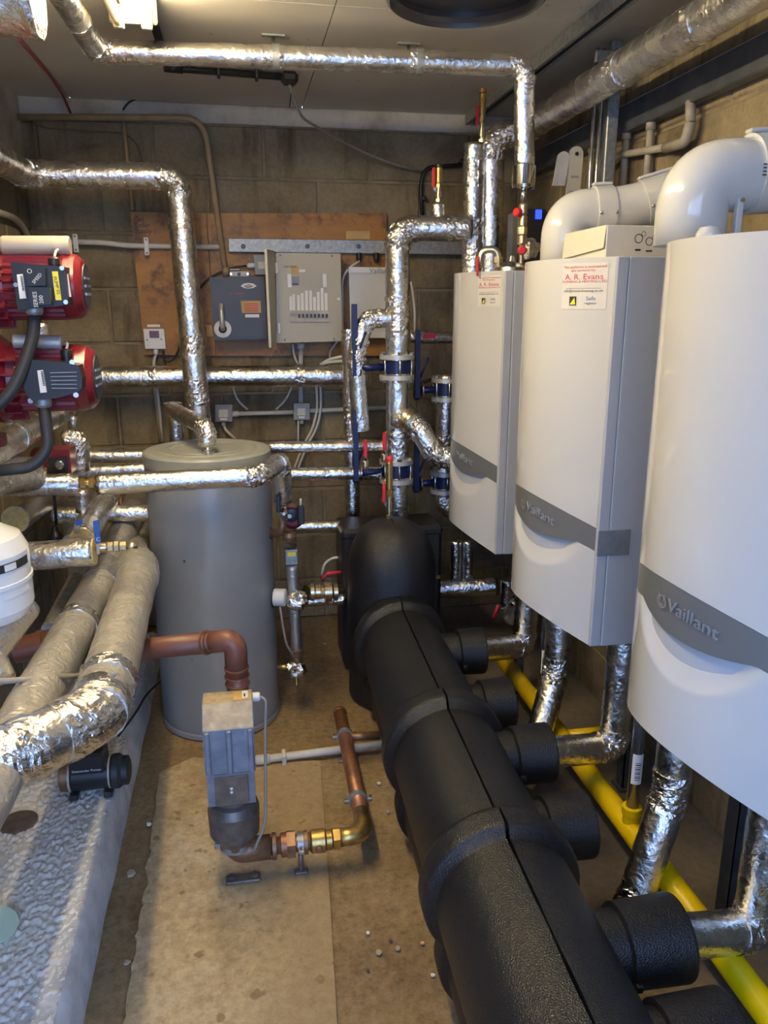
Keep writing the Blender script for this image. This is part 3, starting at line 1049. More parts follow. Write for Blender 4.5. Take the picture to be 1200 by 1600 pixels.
# white plastic fixing strips on the right wall
for (x0, x1, y0, y1, holes, lb) in ((884, 905, 228, 295, 1, 'cream plastic fixing strip with a ribbed hollow back, right of the pair'), (866, 884, 236, 290, 0, 'plain grey plastic strip, left of the pair of strips')):
    Y = 2.62
    q = thing('plastic_strip', lb, 'strip', A((x0 + x1) / 2, y1, Y=Y), 'fixing strips')
    a, b_, za, zb = rect(x0, y0, x1, y1, Y)
    za = 1.588 if holes else za
    n_ = 8
    pts = [V((a, Y, za)), V((b_, Y, za))]
    cx, r = (a + b_) / 2, (b_ - a) / 2
    for k in range(n_ + 1):
        an = math.pi * k / n_
        pts.append(V((cx + r * math.cos(an) + .012, Y, zb - r + r * math.sin(an))))
    MB().prism(pts, (0, .012, 0)).build('strip', 'cream_wood' if holes else 'pvc_white', q)
    if holes:
        for k in range(7):
            t = k / 7
            MB().box(a + .010 + .012 * t, b_ - .010 + .012 * t, Y - .0015, Y + .002, za + .02 + t * (zb - za - .07), za + .026 + t * (zb - za - .07)).build('rib', 'pvc_grey', q)
        MB().lathe((cx + .012, Y, zb - r), (0, -1, 0), [(.006, 0), (.006, .003)], 12).build('hole_eyelet', 'black_plastic', q)

# overflow pipes on the right wall
XW = 1.262
ov = thing('overflow_pipe', 'curved grey overflow pipe with a wide bend on the right wall', 'pipe', A(945, 300, X=XW))
MB().tube(rounded([A(944, 300, X=XW), A(946, 262, X=XW), A(965, 243, X=XW), A(1042, 230, X=XW)], .06), .011, 14).build('pipe_run', 'pvc_grey', ov)
MB().tube(rounded([A(1040, 231, X=XW), A(1072, 222, X=XW), A(1079, 190, X=XW)], .05), .0155, 14).build('bend', 'pvc_grey', ov)
MB().tube([A(1079, 192, X=XW), A(1079, 158, X=XW)], .014, 14).build('socket', 'pvc_grey', ov)
for px, y0, y1, lb in ((980, 200, 305, 'short upright overflow pipe nearer the strut hanger'), (1018, 184, 300, 'short upright overflow pipe nearer the wide bend'), (926, 222, 300, 'upright grey overflow pipe half hidden behind the rods')):
    q = thing('overflow_pipe', lb, 'pipe', A(px, y1, X=XW + .01))
    top, bot_ = A(px, y0, X=XW + .01), A(px, y1, X=XW + .01)
    bot_.x, bot_.y = top.x, top.y
    MB().tube([top, bot_], .0115, 12).build('pipe_run', 'pvc_grey', q)
    MB().tube([top + BZ * .002, top - BZ * .035], .015, 12).build('socket', 'pvc_grey', q)

# ================================================================== CEILING FITTINGS
lt = thing('fluorescent_light', 'twin-tube fluorescent light on the ceiling, one tube lit', 'lamp', (-.24, 1.75, 2.2))
MB().box(-.268, -.212, 1.02, 2.44, 2.235, 2.276, .004).build('tray', 'lamp_cream', lt)
for x, mname in ((-.204, 'tube_lit'), (-.276, 'tube_unlit')):
    MB().tube([(x, 1.06, 2.200), (x, 2.40, 2.200)], .0135, 16).build('tube', mname, lt)
    for y in (1.04, 2.41):
        MB().box(x - .014, x + .014, y - .008, y + .012, 2.186, 2.24, .003).build('lamp_holder', 'lamp_cream', lt)
MB().box(-.302, -.178, 2.43, 2.445, 2.205, 2.276, .004).build('end_plate', 'lamp_cream', lt)
MB().tube([(-.276, 2.36, 2.2), (-.276, 2.372, 2.2)], .0142, 16).build('tube_band', 'orange_label', lt)

cw = thing('flue_cowl', 'round black steel flue collar hanging from the ceiling', 'flue', (.59, 2.13, 2.2))
MB().lathe((.59, 2.13, 2.276), (0, 0, -1), [(.175, 0), (.192, 0), (.198, .03), (.198, .066), (.190, .072), (.184, .06), (.176, .05), (.176, .0)], 64).build('collar', 'black_steel', cw)
MB().lathe((.59, 2.13, 2.272), (0, 0, -1), [(.0, 0.008), (.175, .008)], 48).build('inner_plate', 'black_plastic', cw)
MB().lathe((.59, 2.13, 2.276), (0, 0, -1), [(.1985, .028), (.2005, .030), (.2005, .035), (.1985, .037)], 64).build('seam_ring', 'black_steel', cw)

cdt = thing('ceiling_conduit', 'black conduit with a junction box fixed across the ceiling', 'conduit', (0, 3.05, 2.24))
MB().tube(rounded([(-.2, 2.45, 2.258), (-.2, 3.04, 2.258), (.19, 3.08, 2.258)], .04), .0125, 14).build('conduit_run', 'black_plastic', cdt)
MB().box(.185, .245, 3.06, 3.115, 2.235, 2.276, .012).build('junction_box', 'black_plastic', cdt)
MB().tube([(-.21, 3.03, 2.258), (-.15, 3.045, 2.258)], .0165, 14).build('coupler', 'black_plastic', cdt)
for x in (-.03, .1):
    MB().box(x - .006, x + .006, 3.035 + .1 * x, 3.085 + .1 * x, 2.240, 2.276, .003).build('saddle', 'black_plastic', cdt)
cable('thin grey cable drooping from the ceiling box to the back wall', [(.215, 3.09, 2.236), (.25, 3.12, 2.14), A(540, 225, Y=3.40), A(600, 252, Y=3.50), A(660, 269, Y=3.58)], .005, 'cable_grey', br=.12)
cable('short black wire hanging below the ceiling junction box', [(.225, 3.10, 2.24), (.215, 3.12, 2.17)], .002, 'cable_black')

# foil-wrapped stub at the top left corner
fs_ = foil_pipe('bright foil-wrapped pipe stub at the upper left corner', [(XL, 1.62, 2.005), (-.318, 1.62, 2.005)], .072, bands=((0, .97, .03),), mat='foil_crumple')
cable('red cable looping from the ceiling to the back wall', [A(30, 62, Z=2.268), A(50, 85, Z=2.268), A(78, 118, Z=2.266), A(98, 148, Z=2.262), A(110, 176, Y=3.585)], .005, 'cable_red', br=.06)

# ================================================================== BACK WALL
cpb = thing('tan_conduit', 'tan metal conduit running under the lintel and down to the switch', 'conduit', (0, 3.55, 1.6))
MB().tube(rounded([A(24, 183, Y=3.55), A(318, 184, Y=3.55), A(353, 432, Y=3.55)], .09, n=12), .0125, 14).build('conduit_run', 'conduit_tan', cpb)
MB().tube([A(352, 418, Y=3.55), A(353, 430, Y=3.55)], .015, 14).build('coupler', 'conduit_tan', cpb)
cable('thin upright brown pipe on the back wall above the board', [A(193, 190, Y=3.57), A(207, 328, Y=3.57)], .008, 'conduit_tan', name='thin_pipe', cat='pipe')
cable('thin copper cable sagging below the tan conduit', [A(40, 190, Y=3.575), A(70, 200, Y=3.575), A(195, 208, Y=3.575), A(215, 225, Y=3.575), A(224, 258, Y=3.575)], .0035, 'cable_brown', br=.08)
cable('short dark cable poking from the lintel', [A(192, 172, Y=3.585), A(200, 160, Y=3.585), A(218, 152, Y=3.585)], .004, 'cable_black')

# plywood backboard
pb = thing('plywood_board', 'stained plywood backboard behind the electrical boxes', 'board', A(400, 555, Y=3.58))
Yp = 3.575
plate([(203, 331), (322, 333), (337, 556), (226, 554)], Yp, .022, 'board_panel', 'plywood', pb)
plate([(323, 333), (604, 333), (606, 556), (338, 556)], Yp, .022, 'board_panel', 'plywood', pb)
plate([(322, 508), (331, 508), (333, 526), (324, 526)], Yp - .01, .012, 'batten', 'ply_pale', pb)
plate([(541, 361), (578, 361), (578, 374), (541, 374)], Yp - .004, .005, 'timber_patch', 'ply_pale', pb)
# pencilled note on the board
for i_, (s_, px, py) in enumerate((('Gas', 217, 342), ('Boiler', 222, 352), ('Supply', 224, 361))):
    q = A(px, py, Y=Yp - .001)
    text_mesh(s_, .026, 'black_print', pb, 'handwriting', flat_map(q, (1, 0, 0), (0, 0, 1)), 'CENTER')

gc = thing('galvanised_channel', 'galvanised channel fixed across the plywood board', 'channel', A(540, 396, Y=3.56))
x0, x1, z0, z1 = rect(357, 375, 735, 396, 3.55)
MB().box(x0, x1, 3.545, 3.575, z0, z1, .002).build('channel', 'galvanised', gc)
for px in (380, 480, 560):
    q = A(px, 385, Y=3.545)
    MB().lathe(q, (0, -1, 0), [(.010, 0), (.010, .004), (.005, .006)], 12).build('bolt', 'dark_steel', gc)

wc = thing('white_conduit', 'white plastic conduit with saddle clips on the back wall', 'conduit', A(230, 384, Y=3.55))
MB().tube(rounded([A(105, 378, Y=3.553), A(160, 379, Y=3.553), A(200, 384, Y=3.553), A(345, 386, Y=3.553)], .05), .011, 14).build('conduit_run', 'pvc_white', wc)
for px, py in ((118, 380), (229, 385)):
    q = A(px, py, Y=3.54)
    MB().box(q.x - .010, q.x + .010, 3.536, 3.545, q.z - .036, q.z + .036, .003).build('saddle_clip', 'white_plastic', wc)
    for s_ in (-1, 1):
        MB().lathe((q.x, 3.536, q.z + s_ * .026), (0, -1, 0), [(.004, 0), (.004, .002)], 10).build('screw_head', 'dark_steel', wc)

# thermostat
th = thing('thermostat', 'small white wall controller with a dark screen on the board', 'controller', A(241, 545, Y=3.57))
plate([(224, 514), (256, 514), (259, 545), (227, 545)], 3.545, .03, 'case', 'white_plastic', th)
plate([(233, 517), (248, 517), (249, 528), (234, 528)], 3.543, .004, 'screen', 'screen_mauve', th)
plate([(230, 507), (250, 507), (250, 511), (230, 511)], 3.57, .004, 'name_strip', 'paper', th)
for px, py, mt in ((230, 531, 'grey_plastic'), (252, 530, 'grey_plastic'), (231, 540, 'lid_green')):
    MB().lathe(A(px, py, Y=3.545), (0, -1, 0), [(.004, 0), (.004, .003)], 10).build('button', mt, th)
MB().tube([A(243, 545, Y=3.56), A(244, 554, Y=3.56)], .011, 12).build('cable_gland', 'white_plastic', th)
cable('black cable looping right from the white wall controller', [A(255, 548, Y=3.56), A(257, 566, Y=3.56), A(270, 564, Y=3.56), A(280, 545, Y=3.56), A(282, 528, Y=3.57)], .004, 'cable_black', br=.05)
cable('pair of pale cables below the white wall controller', [A(244, 552, Y=3.57), A(240, 566, Y=3.57), A(247, 620, Y=3.57), A(254, 690, Y=3.57)], .007, 'cable_white', br=.05)
cable('tan cable bundle hanging behind the cylinder', [A(238, 590, Y=3.58), A(246, 640, Y=3.58), A(251, 690, Y=3.58)], .009, 'conduit_tan', br=.05)

# isolator switch
iso = thing('isolator_switch', 'dark grey metal isolator box with a steel lever handle', 'switch box', A(372, 532, Y=3.5))
Yi = 3.47
iq = [(327, 433), (413, 432), (419, 530), (335, 532)]
plate(iq, Yi, .11, 'enclosure', 'isolator_grey', iso)
plate([(329, 436), (412, 435), (418, 528), (337, 530)], Yi - .006, .006, 'front_cover', 'isolator_grey', iso)
plate([(376, 447), (381, 443), (388, 442), (396, 443), (401, 447), (396, 450), (388, 451), (381, 450)], Yi - .008, .002, 'maker_badge', 'paper', iso)
plate([(381, 447), (384, 445), (388, 444), (392, 445), (396, 447), (392, 449), (388, 450), (384, 449)], Yi - .0095, .0015, 'badge_oval', 'brown_paint', iso)
text_mesh('MEM', .014, 'paper', iso, 'badge_lettering', flat_map(A(388.5, 447, Y=Yi - .0105), (1, 0, 0), (0, 0, 1)))
text_mesh('ON   ISOLATE', .010, 'red_print', iso, 'warning_print', flat_map(A(370, 459, Y=Yi - .0065), (1, 0, 0), (0, 0, 1)))
plate([(376, 470), (407, 470), (408, 489), (378, 489)], Yi - .0085, .002, 'warning_label', 'ply_pale', iso)
for k in range(5):
    plate([(382, 474 + 2.8 * k), (404, 474 + 2.8 * k), (404, 475.3 + 2.8 * k), (382, 475.3 + 2.8 * k)], Yi - .0092, .001, 'print_line', 'red_print', iso)
plate([(383, 491), (405, 491), (405, 496), (383, 496)], Yi - .0085, .002, 'small_label', 'paper', iso)
c0 = A(348, 514, Y=Yi - .006)
MB().lathe(c0, (0, -1, 0), [(.019, .0), (.036, .0), (.036, .006), (.019, .006)], 32).build('dial_plate', 'pvc_white', iso)
MB().lathe(c0, (0, -1, 0), [(.018, 0), (.016, .012), (.010, .02)], 20).build('hub', 'black_plastic', iso)
c1 = A(345, 474, Y=Yi - .04)
MB().tube([c0 + V((0, -.02, 0)), c0 + V((0, -.035, .01)), c1], [.011, .0105, .009], 12).build('handle', 'alu', iso)

jb = thing('junction_box', 'small grey junction box left of the open consumer unit', 'junction box', A(407, 430, Y=3.55))
plate([(396, 398), (418, 398), (419, 429), (399, 429)], 3.53, .045, 'case', 'grey_plastic', jb)
plate([(403, 409), (414, 409), (414, 420), (404, 420)], 3.528, .003, 'label_plate', 'pvc_white', jb)
MB().lathe(A(396, 415, Y=3.55), (-1, 0, 0), [(.008, -.01), (.012, 0), (.012, .02), (.006, .028)], 12).build('cable_gland', 'white_plastic', jb)
cable('black cable from the small grey junction box down beside the switch', [A(388, 415, Y=3.55), A(360, 418, Y=3.555), A(325, 435, Y=3.56), A(313, 450, Y=3.56)], .004, 'cable_black', br=.08)
tb = thing('terminal_block', 'small white terminal block on top of the grey isolator', 'terminal block', A(373, 432, Y=3.54))
plate([(359, 424), (389, 424), (389, 432), (359, 432)], 3.535, .03, 'block', 'pvc_white', tb)
plate([(371, 426), (376, 426), (376, 431), (371, 431)], 3.533, .003, 'slot', 'black_plastic', tb)
for px in (361, 387):
    MB().lathe(A(px, 428, Y=3.535), (0, -1, 0), [(.005, 0), (.005, .002)], 10).build('screw_head', 'steel', tb)
plate([(359, 420), (374, 420), (374, 422), (359, 422)], 3.54, .02, 'hook', 'pvc_white', tb)

# consumer unit with its door open
db = thing('consumer_unit', 'cream metal consumer unit with its door swung open', 'consumer unit', A(485, 540, Y=3.5))
Yd = 3.46
plate([(431, 395), (532, 396), (535, 533), (432, 536)], Yd, .115, 'enclosure', 'cream_metal', db)
d0, d1 = A(429, 392, Y=Yd - .01), A(432, 541, Y=Yd - .01)
e0, e1 = A(417, 389, Y=3.28), A(424, 543, Y=3.28)
MB().prism([d0, e0, e1, d1], (-.010, 0.0, 0)).build('door', 'cream_wood', db)
for px, py in ((432, 419), (436, 513)):
    q = A(px, py, Y=Yd - .006)
    MB().box(q.x - .006, q.x + .007, Yd - .012, Yd, q.z - .022, q.z + .022, .003).build('hinge', 'white_plastic', db)
for px in (453, 508):
    plate([(px - 4, 428), (px + 2, 428), (px + 3, 449), (px - 3, 449)], Yd - .006, .007, 'blank_clip', 'white_plastic', db)
for k in range(6):
    plate([(469 + 6.1 * k, 429), (474.6 + 6.1 * k, 429), (474.6 + 6.1 * k, 448), (469 + 6.1 * k, 448)], Yd - .003, .004, 'blanking_plate', 'cream_metal', db)
plate([(456, 432), (467, 432), (467, 442), (456, 442)], Yd - .006, .007, 'main_switch', 'duct_tape', db)
for k in range(4):
    plate([(457 + 2.6 * k, 443), (458.8 + 2.6 * k, 443), (458.8 + 2.6 * k, 445.2), (457 + 2.6 * k, 445.2)], Yd - .006, .006, 'switch_pole', 'black_plastic', db)
plate([(455, 415), (467, 415), (467, 429), (455, 429)], Yd - .001, .002, 'paper_note', 'ply_pale', db)
plate([(467, 421), (477, 421), (477, 425), (467, 425)], Yd - .001, .002, 'paper_note', 'paper', db)
text_mesh('CAUTION', .012, 'black_print', db, 'print', flat_map(A(453, 417, Y=Yd - .002), (1, 0, 0), (0, 0, 1)))
for k, (x, top) in enumerate(((454.5, 463), (459, 460), (466.5, 461), (472.5, 458), (479, 454), (485.5, 454), (491.5, 464), (497.5, 456), (503.5, 450), (509.5, 458))):
    plate([(x - 2.3, top), (x + 1.8, top), (x + 2.3, 485), (x - 1.8, 485)], Yd - .0015, .002, 'circuit_label', 'paper', db)
plate([(452, 486), (514, 486), (514.5, 503), (453, 503)], Yd - .008, .009, 'breaker_row', 'lintel_paint', db)
plate([(453, 489), (464, 489), (464, 494), (453, 494)], Yd - .010, .003, 'main_breaker', 'grey_plastic', db)
for k in range(8):
    x = 467.5 + 6.15 * k
    plate([(x - 1.7, 490.5), (x + 1.7, 490.5), (x + 1.7, 496), (x - 1.7, 496)], Yd - .016, .009, 'breaker_toggle', 'black_plastic', db)
MB().lathe(A(529, 467, Y=Yd), (0, -1, 0), [(.006, 0), (.006, .005)], 8).build('door_catch', 'white_plastic', db)
for px, py in ((438, 399), (519, 400), (445, 531), (522, 530)):
    MB().lathe(A(px, py, Y=Yd), (0, -1, 0), [(.004, 0), (.004, .002)], 8).build('screw_head', 'dark_steel', db)

# white heating controller
hc = thing('heating_controller', 'white heating control box half hidden behind the upright foil pipe', 'controller', A(575, 525, Y=3.52))
plate([(545, 417), (612, 418), (612, 528), (548, 528)], 3.49, .085, 'case', 'boiler_white', hc)
plate([(545, 417), (612, 418), (612, 427), (545, 426)], 3.484, .006, 'top_trim', 'white_plastic', hc)
text_mesh('Vaillant', .030, 'band_grey', hc, 'lettering', flat_map(A(593, 423, Y=3.482), (1, 0, 0), (0, 0, 1)))
for px in (561, 588):
    MB().lathe(A(px, 397, Y=3.55), (0, 0, -1), [(.012, -.005), (.012, .02), (.007, .035)], 12).build('cable_gland', 'black_plastic', hc)
cable('white cable from the channel down the side of the consumer unit', [A(562, 408, Y=3.53), A(545, 418, Y=3.53), A(535, 435, Y=3.53), A(535, 500, Y=3.53), A(536, 520, Y=3.53), A(515, 550, Y=3.56), A(516, 563, Y=3.56)], .0045, 'cable_white', br=.06)

# conduit and outlets below the board
lc = thing('outlet_conduit', 'cream conduit linking the two grey outlets above the pipes', 'conduit', A(410, 645, Y=3.57))
MB().tube([A(360, 647, Y=3.572), A(462, 644, Y=3.572)], .010, 12).build('conduit_run', 'pvc_white', lc)
MB().tube([A(482, 642, Y=3.572), A(610, 637, Y=3.572)], .010, 12).build('conduit_run', 'pvc_white', lc)
MB().tube([A(470, 536, Y=3.572), A(470, 630, Y=3.572)], .011, 12).build('conduit_drop', 'pvc_white', lc)
MB().tube([A(470, 536, Y=3.572), A(470, 545, Y=3.572)], .016, 12).build('conduit_socket', 'pvc_white', lc)
MB().tube([A(361, 647, Y=3.572), A(373, 646, Y=3.572)], .0135, 12).build('conduit_socket', 'pvc_white', lc)
for (x0, y0, x1, y1, lb) in ((336, 632, 363, 659, 'grey switched outlet just above the cylinder lid'), (459, 630, 484, 656, 'grey switched outlet below the consumer unit')):
    q = thing('wall_outlet', lb, 'outlet', A((x0 + x1) / 2, y1, Y=3.57), 'grey metal outlets')
    plate([(x0, y0 + .5), (x1, y0), (x1, y1 - .5), (x0, y1)], 3.545, .05, 'case', 'grey_plastic', q)
    plate([(x0 + 6, y0 + 8), (x1 - 7, y0 + 8), (x1 - 7, y1 - 7), (x0 + 6, y1 - 7)], 3.541, .005, 'rocker', 'pvc_white', q)
    plate([(x0 + 8, y1 - 5.5), (x1 - 8, y1 - 5.5), (x1 - 8, y1 - 2.5), (x0 + 8, y1 - 2.5)], 3.543, .003, 'name_strip', 'paper', q)
    MB().tube([A((x0 + x1) / 2, y1, Y=3.57), A((x0 + x1) / 2, y1 + 6, Y=3.57)], .010, 10).build('cable_gland', 'pvc_white', q)
cable('white cable dropping from the outlet above the cylinder lid', [A(350, 664, Y=3.57), A(352, 672, Y=3.565), A(372, 690, Y=3.56)], .006, 'cable_white')
cable('thin white cable dropping from the outlet below the consumer unit', [A(466, 655, Y=3.56), A(466, 700, Y=3.56)], .004, 'cable_white')
for k, dx in enumerate((0, 6)):
    cable('white cable curving down right of the outlet, ' + ('left strand', 'right strand')[k], [A(494 + dx, 590, Y=3.56), A(496 + dx, 640, Y=3.56), A(488 + dx, 672, Y=3.56), A(474 + dx, 695, Y=3.56), A(455 + dx, 745, Y=3.57)], .006, 'cable_white', br=.12, group='white cables beside the outlet')
cable('curved white wire under the long foil pipe, left', [A(364, 604, Y=3.575), A(370, 625, Y=3.575), A(387, 640, Y=3.575)], .005, 'cable_white', br=.08)
cable('curved white wire under the long foil pipe, right', [A(456, 604, Y=3.575), A(447, 625, Y=3.575), A(431, 640, Y=3.575)], .005, 'cable_white', br=.08)
cable('white wire from the consumer unit gland to the long foil pipe', [A(457, 537, Y=3.56), A(459, 555, Y=3.56), A(466, 570, Y=3.56)], .005, 'cable_white', br=.05)
for k, dy in enumerate((0, 8)):
    cable('pair of white cables running into the foil pipe corner, ' + ('upper', 'lower')[k], [A(500, 570, Y=3.5), A(515, 561 + dy * .6, Y=3.5), A(545, 555 + dy, Y=3.45)], .007, 'cable_white', br=.06, group='cables at the pipe corner')
cable('black wall cable curving round behind the brass vent', [A(660, 345, Y=3.575), A(657, 290, Y=3.575), A(664, 262, Y=3.575), A(745, 256, Y=3.575)], .009, 'cable_black', br=.09)
for px, py in ((721, 252), (663, 310)):
    q = A(px, py, Y=3.565)
    MB().lathe(q, (0, -1, 0), [(.010, -.01), (.010, .01), (.006, .012)], 10).build('cable_clip', 'black_plastic', None, 'black cable clip ' + ('on the upper run' if px > 700 else 'on the upright run') + ' of the wall cable', 'clip', 'black cable clips')

# ================================================================== LEFT PIPEWORK AND BACK
foil_pipe('large foil pipe along the left wall that turns down behind the cylinder', [(-.72, 1.6, 1.90), (-.725, 3.2, 1.93), (-.20, 3.2, 1.94), (-.172, 3.2, .95)], .047, bands=((2, .18, .02), (2, .62, .08), (2, .8, .1)))
foil_pipe('long level foil pipe across the back wall below the board', [A(120, 590, Y=3.42), A(560, 587, Y=3.42)], .045, bands=((0, .25, .06), (0, .42, .02), (0, .78, .04)))
# cylinder
CX, CY, CR = -.127, 2.73, .213
cy = thing('hot_water_cylinder', 'tall grey metal hot water cylinder standing on the floor', 'cylinder', (CX, CY, 0))
mb = MB()
seg, rows = 72, 60
vs = []
for j in range(rows + 1):
    z = .004 + (.965 - .004) * j / rows
    for k in range(seg):
        a = 2 * math.pi * k / seg
        r = CR
        r -= .010 * max(0, 1 - j / 2.5) ** 2
        # shallow dent on the front left of the casing
        da = (a - math.radians(248) + math.pi) % (2 * math.pi) - math.pi
        dz = z - .72
        q = (da / .38) ** 2 + (dz / .14) ** 2
        r -= .007 * max(0, 1 - q)
        vs.append((CX + r * math.cos(a), CY + r * math.sin(a), z))
fs = [(j * seg + k, j * seg + (k + 1) % seg, (j + 1) * seg + (k + 1) % seg, (j + 1) * seg + k) for j in range(rows) for k in range(seg)]
mb.add(vs, fs, True)
mb.add([vs[k] for k in range(seg)], [tuple(range(seg))[::-1]])
mb.build('casing', 'cylinder_grey', cy)
MB().lathe((CX, CY, .955), BZ, [(CR - .004, 0), (CR + .001, 0), (CR + .003, .006), (CR + .003, .040), (CR - .002, .046), (CR - .012, .0485), (.168, .0485), (.164, .0515), (.160, .0485), (.128, .0485), (.124, .0515), (.120, .0485), (0, .0485)], 72).build('lid', 'cylinder_lid', cy)
MB().lathe((CX, CY, 0), BZ, [(CR - .004, 0), (CR + .002, .003), (CR + .002, .018), (CR - .002, .022)], 72).build('base_rim', 'cylinder_grey', cy)
for px, py in ((286, 878), (299, 1031)):
    q = A(px, py, Y=2.53)
    d = (V((q.x - CX, q.y - CY, 0))).normalized()
    MB().lathe(V((CX, CY, q.z)) + d * (CR - .003), d, [(.004, 0), (.003, .003)], 8).build('rivet', 'dark_steel', cy)
for px, py, r in ((424, 832, .022), (424, 935, .032)):
    q = A(px, py, Y=2.68)
    d = V((.96, -.28, 0)).normalized()
    MB().lathe(V((CX, CY, q.z)) + d * (CR - .006), d, [(r, 0), (r, .008)], 20).build('port_hole', 'black_plastic', cy)
    MB().lathe(V((CX, CY, q.z)) + d * (CR), d, [(r * .7, 0), (r * .7, .02), (r * .8, .02), (r * .8, .03)], 18).build('port_stub', 'brass', cy)
# pipe off the lid
e = A(322, 662, Y=2.60)
foil_pipe('short bent foil pipe rising from the middle of the cylinder lid', [(e.x, 2.62, 1.03), (e.x, 2.62, 1.09), A(268, 640, Y=2.98)], .029, el=1.2)
MB().lathe((e.x, 2.62, 1.003), BZ, [(.022, 0), (.022, .012), (.018, .016), (.018, .034)], 16).build('pipe_union', 'steel', None, 'steel union on the cylinder lid', 'fitting')
tee = thing('tee_cap', 'flat metal cap above the bent lid pipe', 'fitting', A(270, 632, Y=3.02))
MB().lathe(A(270, 632, Y=3.02), BZ, [(.012, -.02), (.012, 0), (.034, 0), (.034, .006), (.006, .010)], 20).build('cap_disc', 'steel', tee)
foil_pipe('upright foil pipe seen behind the cylinder lid', [A(275, 650, Y=3.1), A(277, 700, Y=3.1)], .028)

# mid-level pipe in front of the cylinder
foil_pipe('level foil pipe passing in front of the cylinder then bending round its right side', [A(152, 757, Y=2.42), A(405, 744, Y=2.42), (.118, 2.60, .975), (.122, 2.64, .83)], .032, el=1.05)
foil_pipe('short level foil pipe left of the brass coupling', [A(-10, 759, Y=2.38), A(118, 757, Y=2.42)], .033, bands=((0, .08, .02), (0, .97, .03)))
bc = A(133, 756, Y=2.42)
cp = thing('brass_coupling', 'brass coupling between two level foil pipes', 'fitting', bc)
MB().tube([bc - V((.03, 0, 0)), bc + V((.04, 0, 0))], .014, 14).build('sleeve', 'brass', cp)
MB().hexnut(bc - V((.012, 0, 0)), BX, .018, .014).build('nut', 'brass', cp)
MB().hexnut(bc + V((.012, 0, 0)), BX, .018, .014).build('nut', 'brass', cp)
# pipes behind
foil_pipe('sloping foil pipe running back under the red pumps', [A(-40, 718, X=-.62), A(112, 634, X=-.62)], .040, bands=((0, .3, .02),))
foil_pipe('crumpled foil pipe tee right of the small red pump', [A(100, 690, Y=2.75), A(123, 685, Y=2.75), A(124, 735, Y=2.75)], .034, el=1.3, mat='foil_crumple', bands=((1, .5, .05),))
foil_pipe('thin upright foil pipe above the crumpled tee', [A(114, 650, Y=2.9), A(114, 690, Y=2.9)], .016)
foil_pipe('level foil pipe running behind the cylinder, upper one at left', [A(132, 713, Y=3.0), A(232, 712, Y=3.0)], .024)
foil_pipe('level foil pipe running behind the cylinder, just above the brass coupling height', [A(120, 738, Y=2.85), A(240, 732, Y=2.85)], .022)
foil_pipe('level foil pipe running behind the cylinder, lowest one at left', [A(80, 806, Y=2.75), A(240, 801, Y=2.75)], .029)
foil_pipe('crumpled upright foil pipe below the brass coupling', [A(128, 765, Y=2.6), A(129, 800, Y=2.6)], .022, mat='foil_crumple')
foil_pipe('sloping foil pipe with a cut yellow end beside the blue lever', [A(128, 843, X=-.44), A(174, 770, X=-.44)], .033, cut=(0,))
foil_pipe('second sloping foil pipe with a darker face behind the blue levers', [A(112, 850, X=-.52), A(160, 770, X=-.52)], .029, mat='foil_tape')
foil_pipe('sloping foil pipe with a cut end above the white vessel', [A(24, 812, X=-.68), A(94, 764, X=-.68)], .040, mat='foil_tape', cut=(0,))
foil_pipe('thick level foil pipe with a cut yellow end, right of the white vessel', [A(30, 870, Y=2.0), A(146, 862, Y=2.0)], .036, cut=(1,))
# blue lever drain valve
dv = thing('drain_valve', 'brass drain valve with a blue lever on the cut foil pipe', 'valve', A(152, 856, Y=2.0))
q = A(146, 856, Y=2.0)
MB().tube([q - V((.02, 0, 0)), q + V((.012, 0, 0))], .010, 12).build('tail', 'brass', dv)
MB().lathe(q + V((.01, 0, 0)), BX, [(.012, 0), (.014, .004), (.014, .022), (.010, .028), (.010, .034)], 14).build('valve_body', 'brass_pale', dv)
for k, (o_, r, l_) in enumerate(((.036, .013, .012), (.052, .014, .010), (.066, .012, .014))):
    MB().hexnut(q + V((o_, 0, 0)), BX, r, l_).build('nut', 'brass_pale', dv)
MB().tube([q + V((.078, 0, 0)), q + V((.108, 0, .001))], .009, 12).build('spout', 'brass_pale', dv)
lv = MB().prism(PP([(150, 849), (156, 849), (156, 866), (151, 866)], 1.98), (0, .004, 0)).build('lever', 'steel', dv)
MB().prism(PP([(145, 815), (154, 813), (158, 849), (149, 850)], 1.975), (0, .006, 0)).build('lever_grip', 'blue_lever', lv)
text_mesh('C', .014, 'paper', lv, 'print', flat_map(A(153, 843, Y=1.9745), (1, 0, 0), (0, 0, 1)))
dv2 = thing('lever_valve', 'blue lever valve on the sloping foil pipe', 'valve', A(120, 830, Y=2.1))
MB().prism(PP([(116, 820), (124, 820), (123, 834), (115, 834)], 2.1), (0, .02, 0)).build('valve_body', 'steel', dv2)
MB().prism(PP([(117, 814), (128, 812), (129, 820), (118, 822)], 2.08), (0, .006, 0)).build('lever_grip', 'blue_lever', dv2)

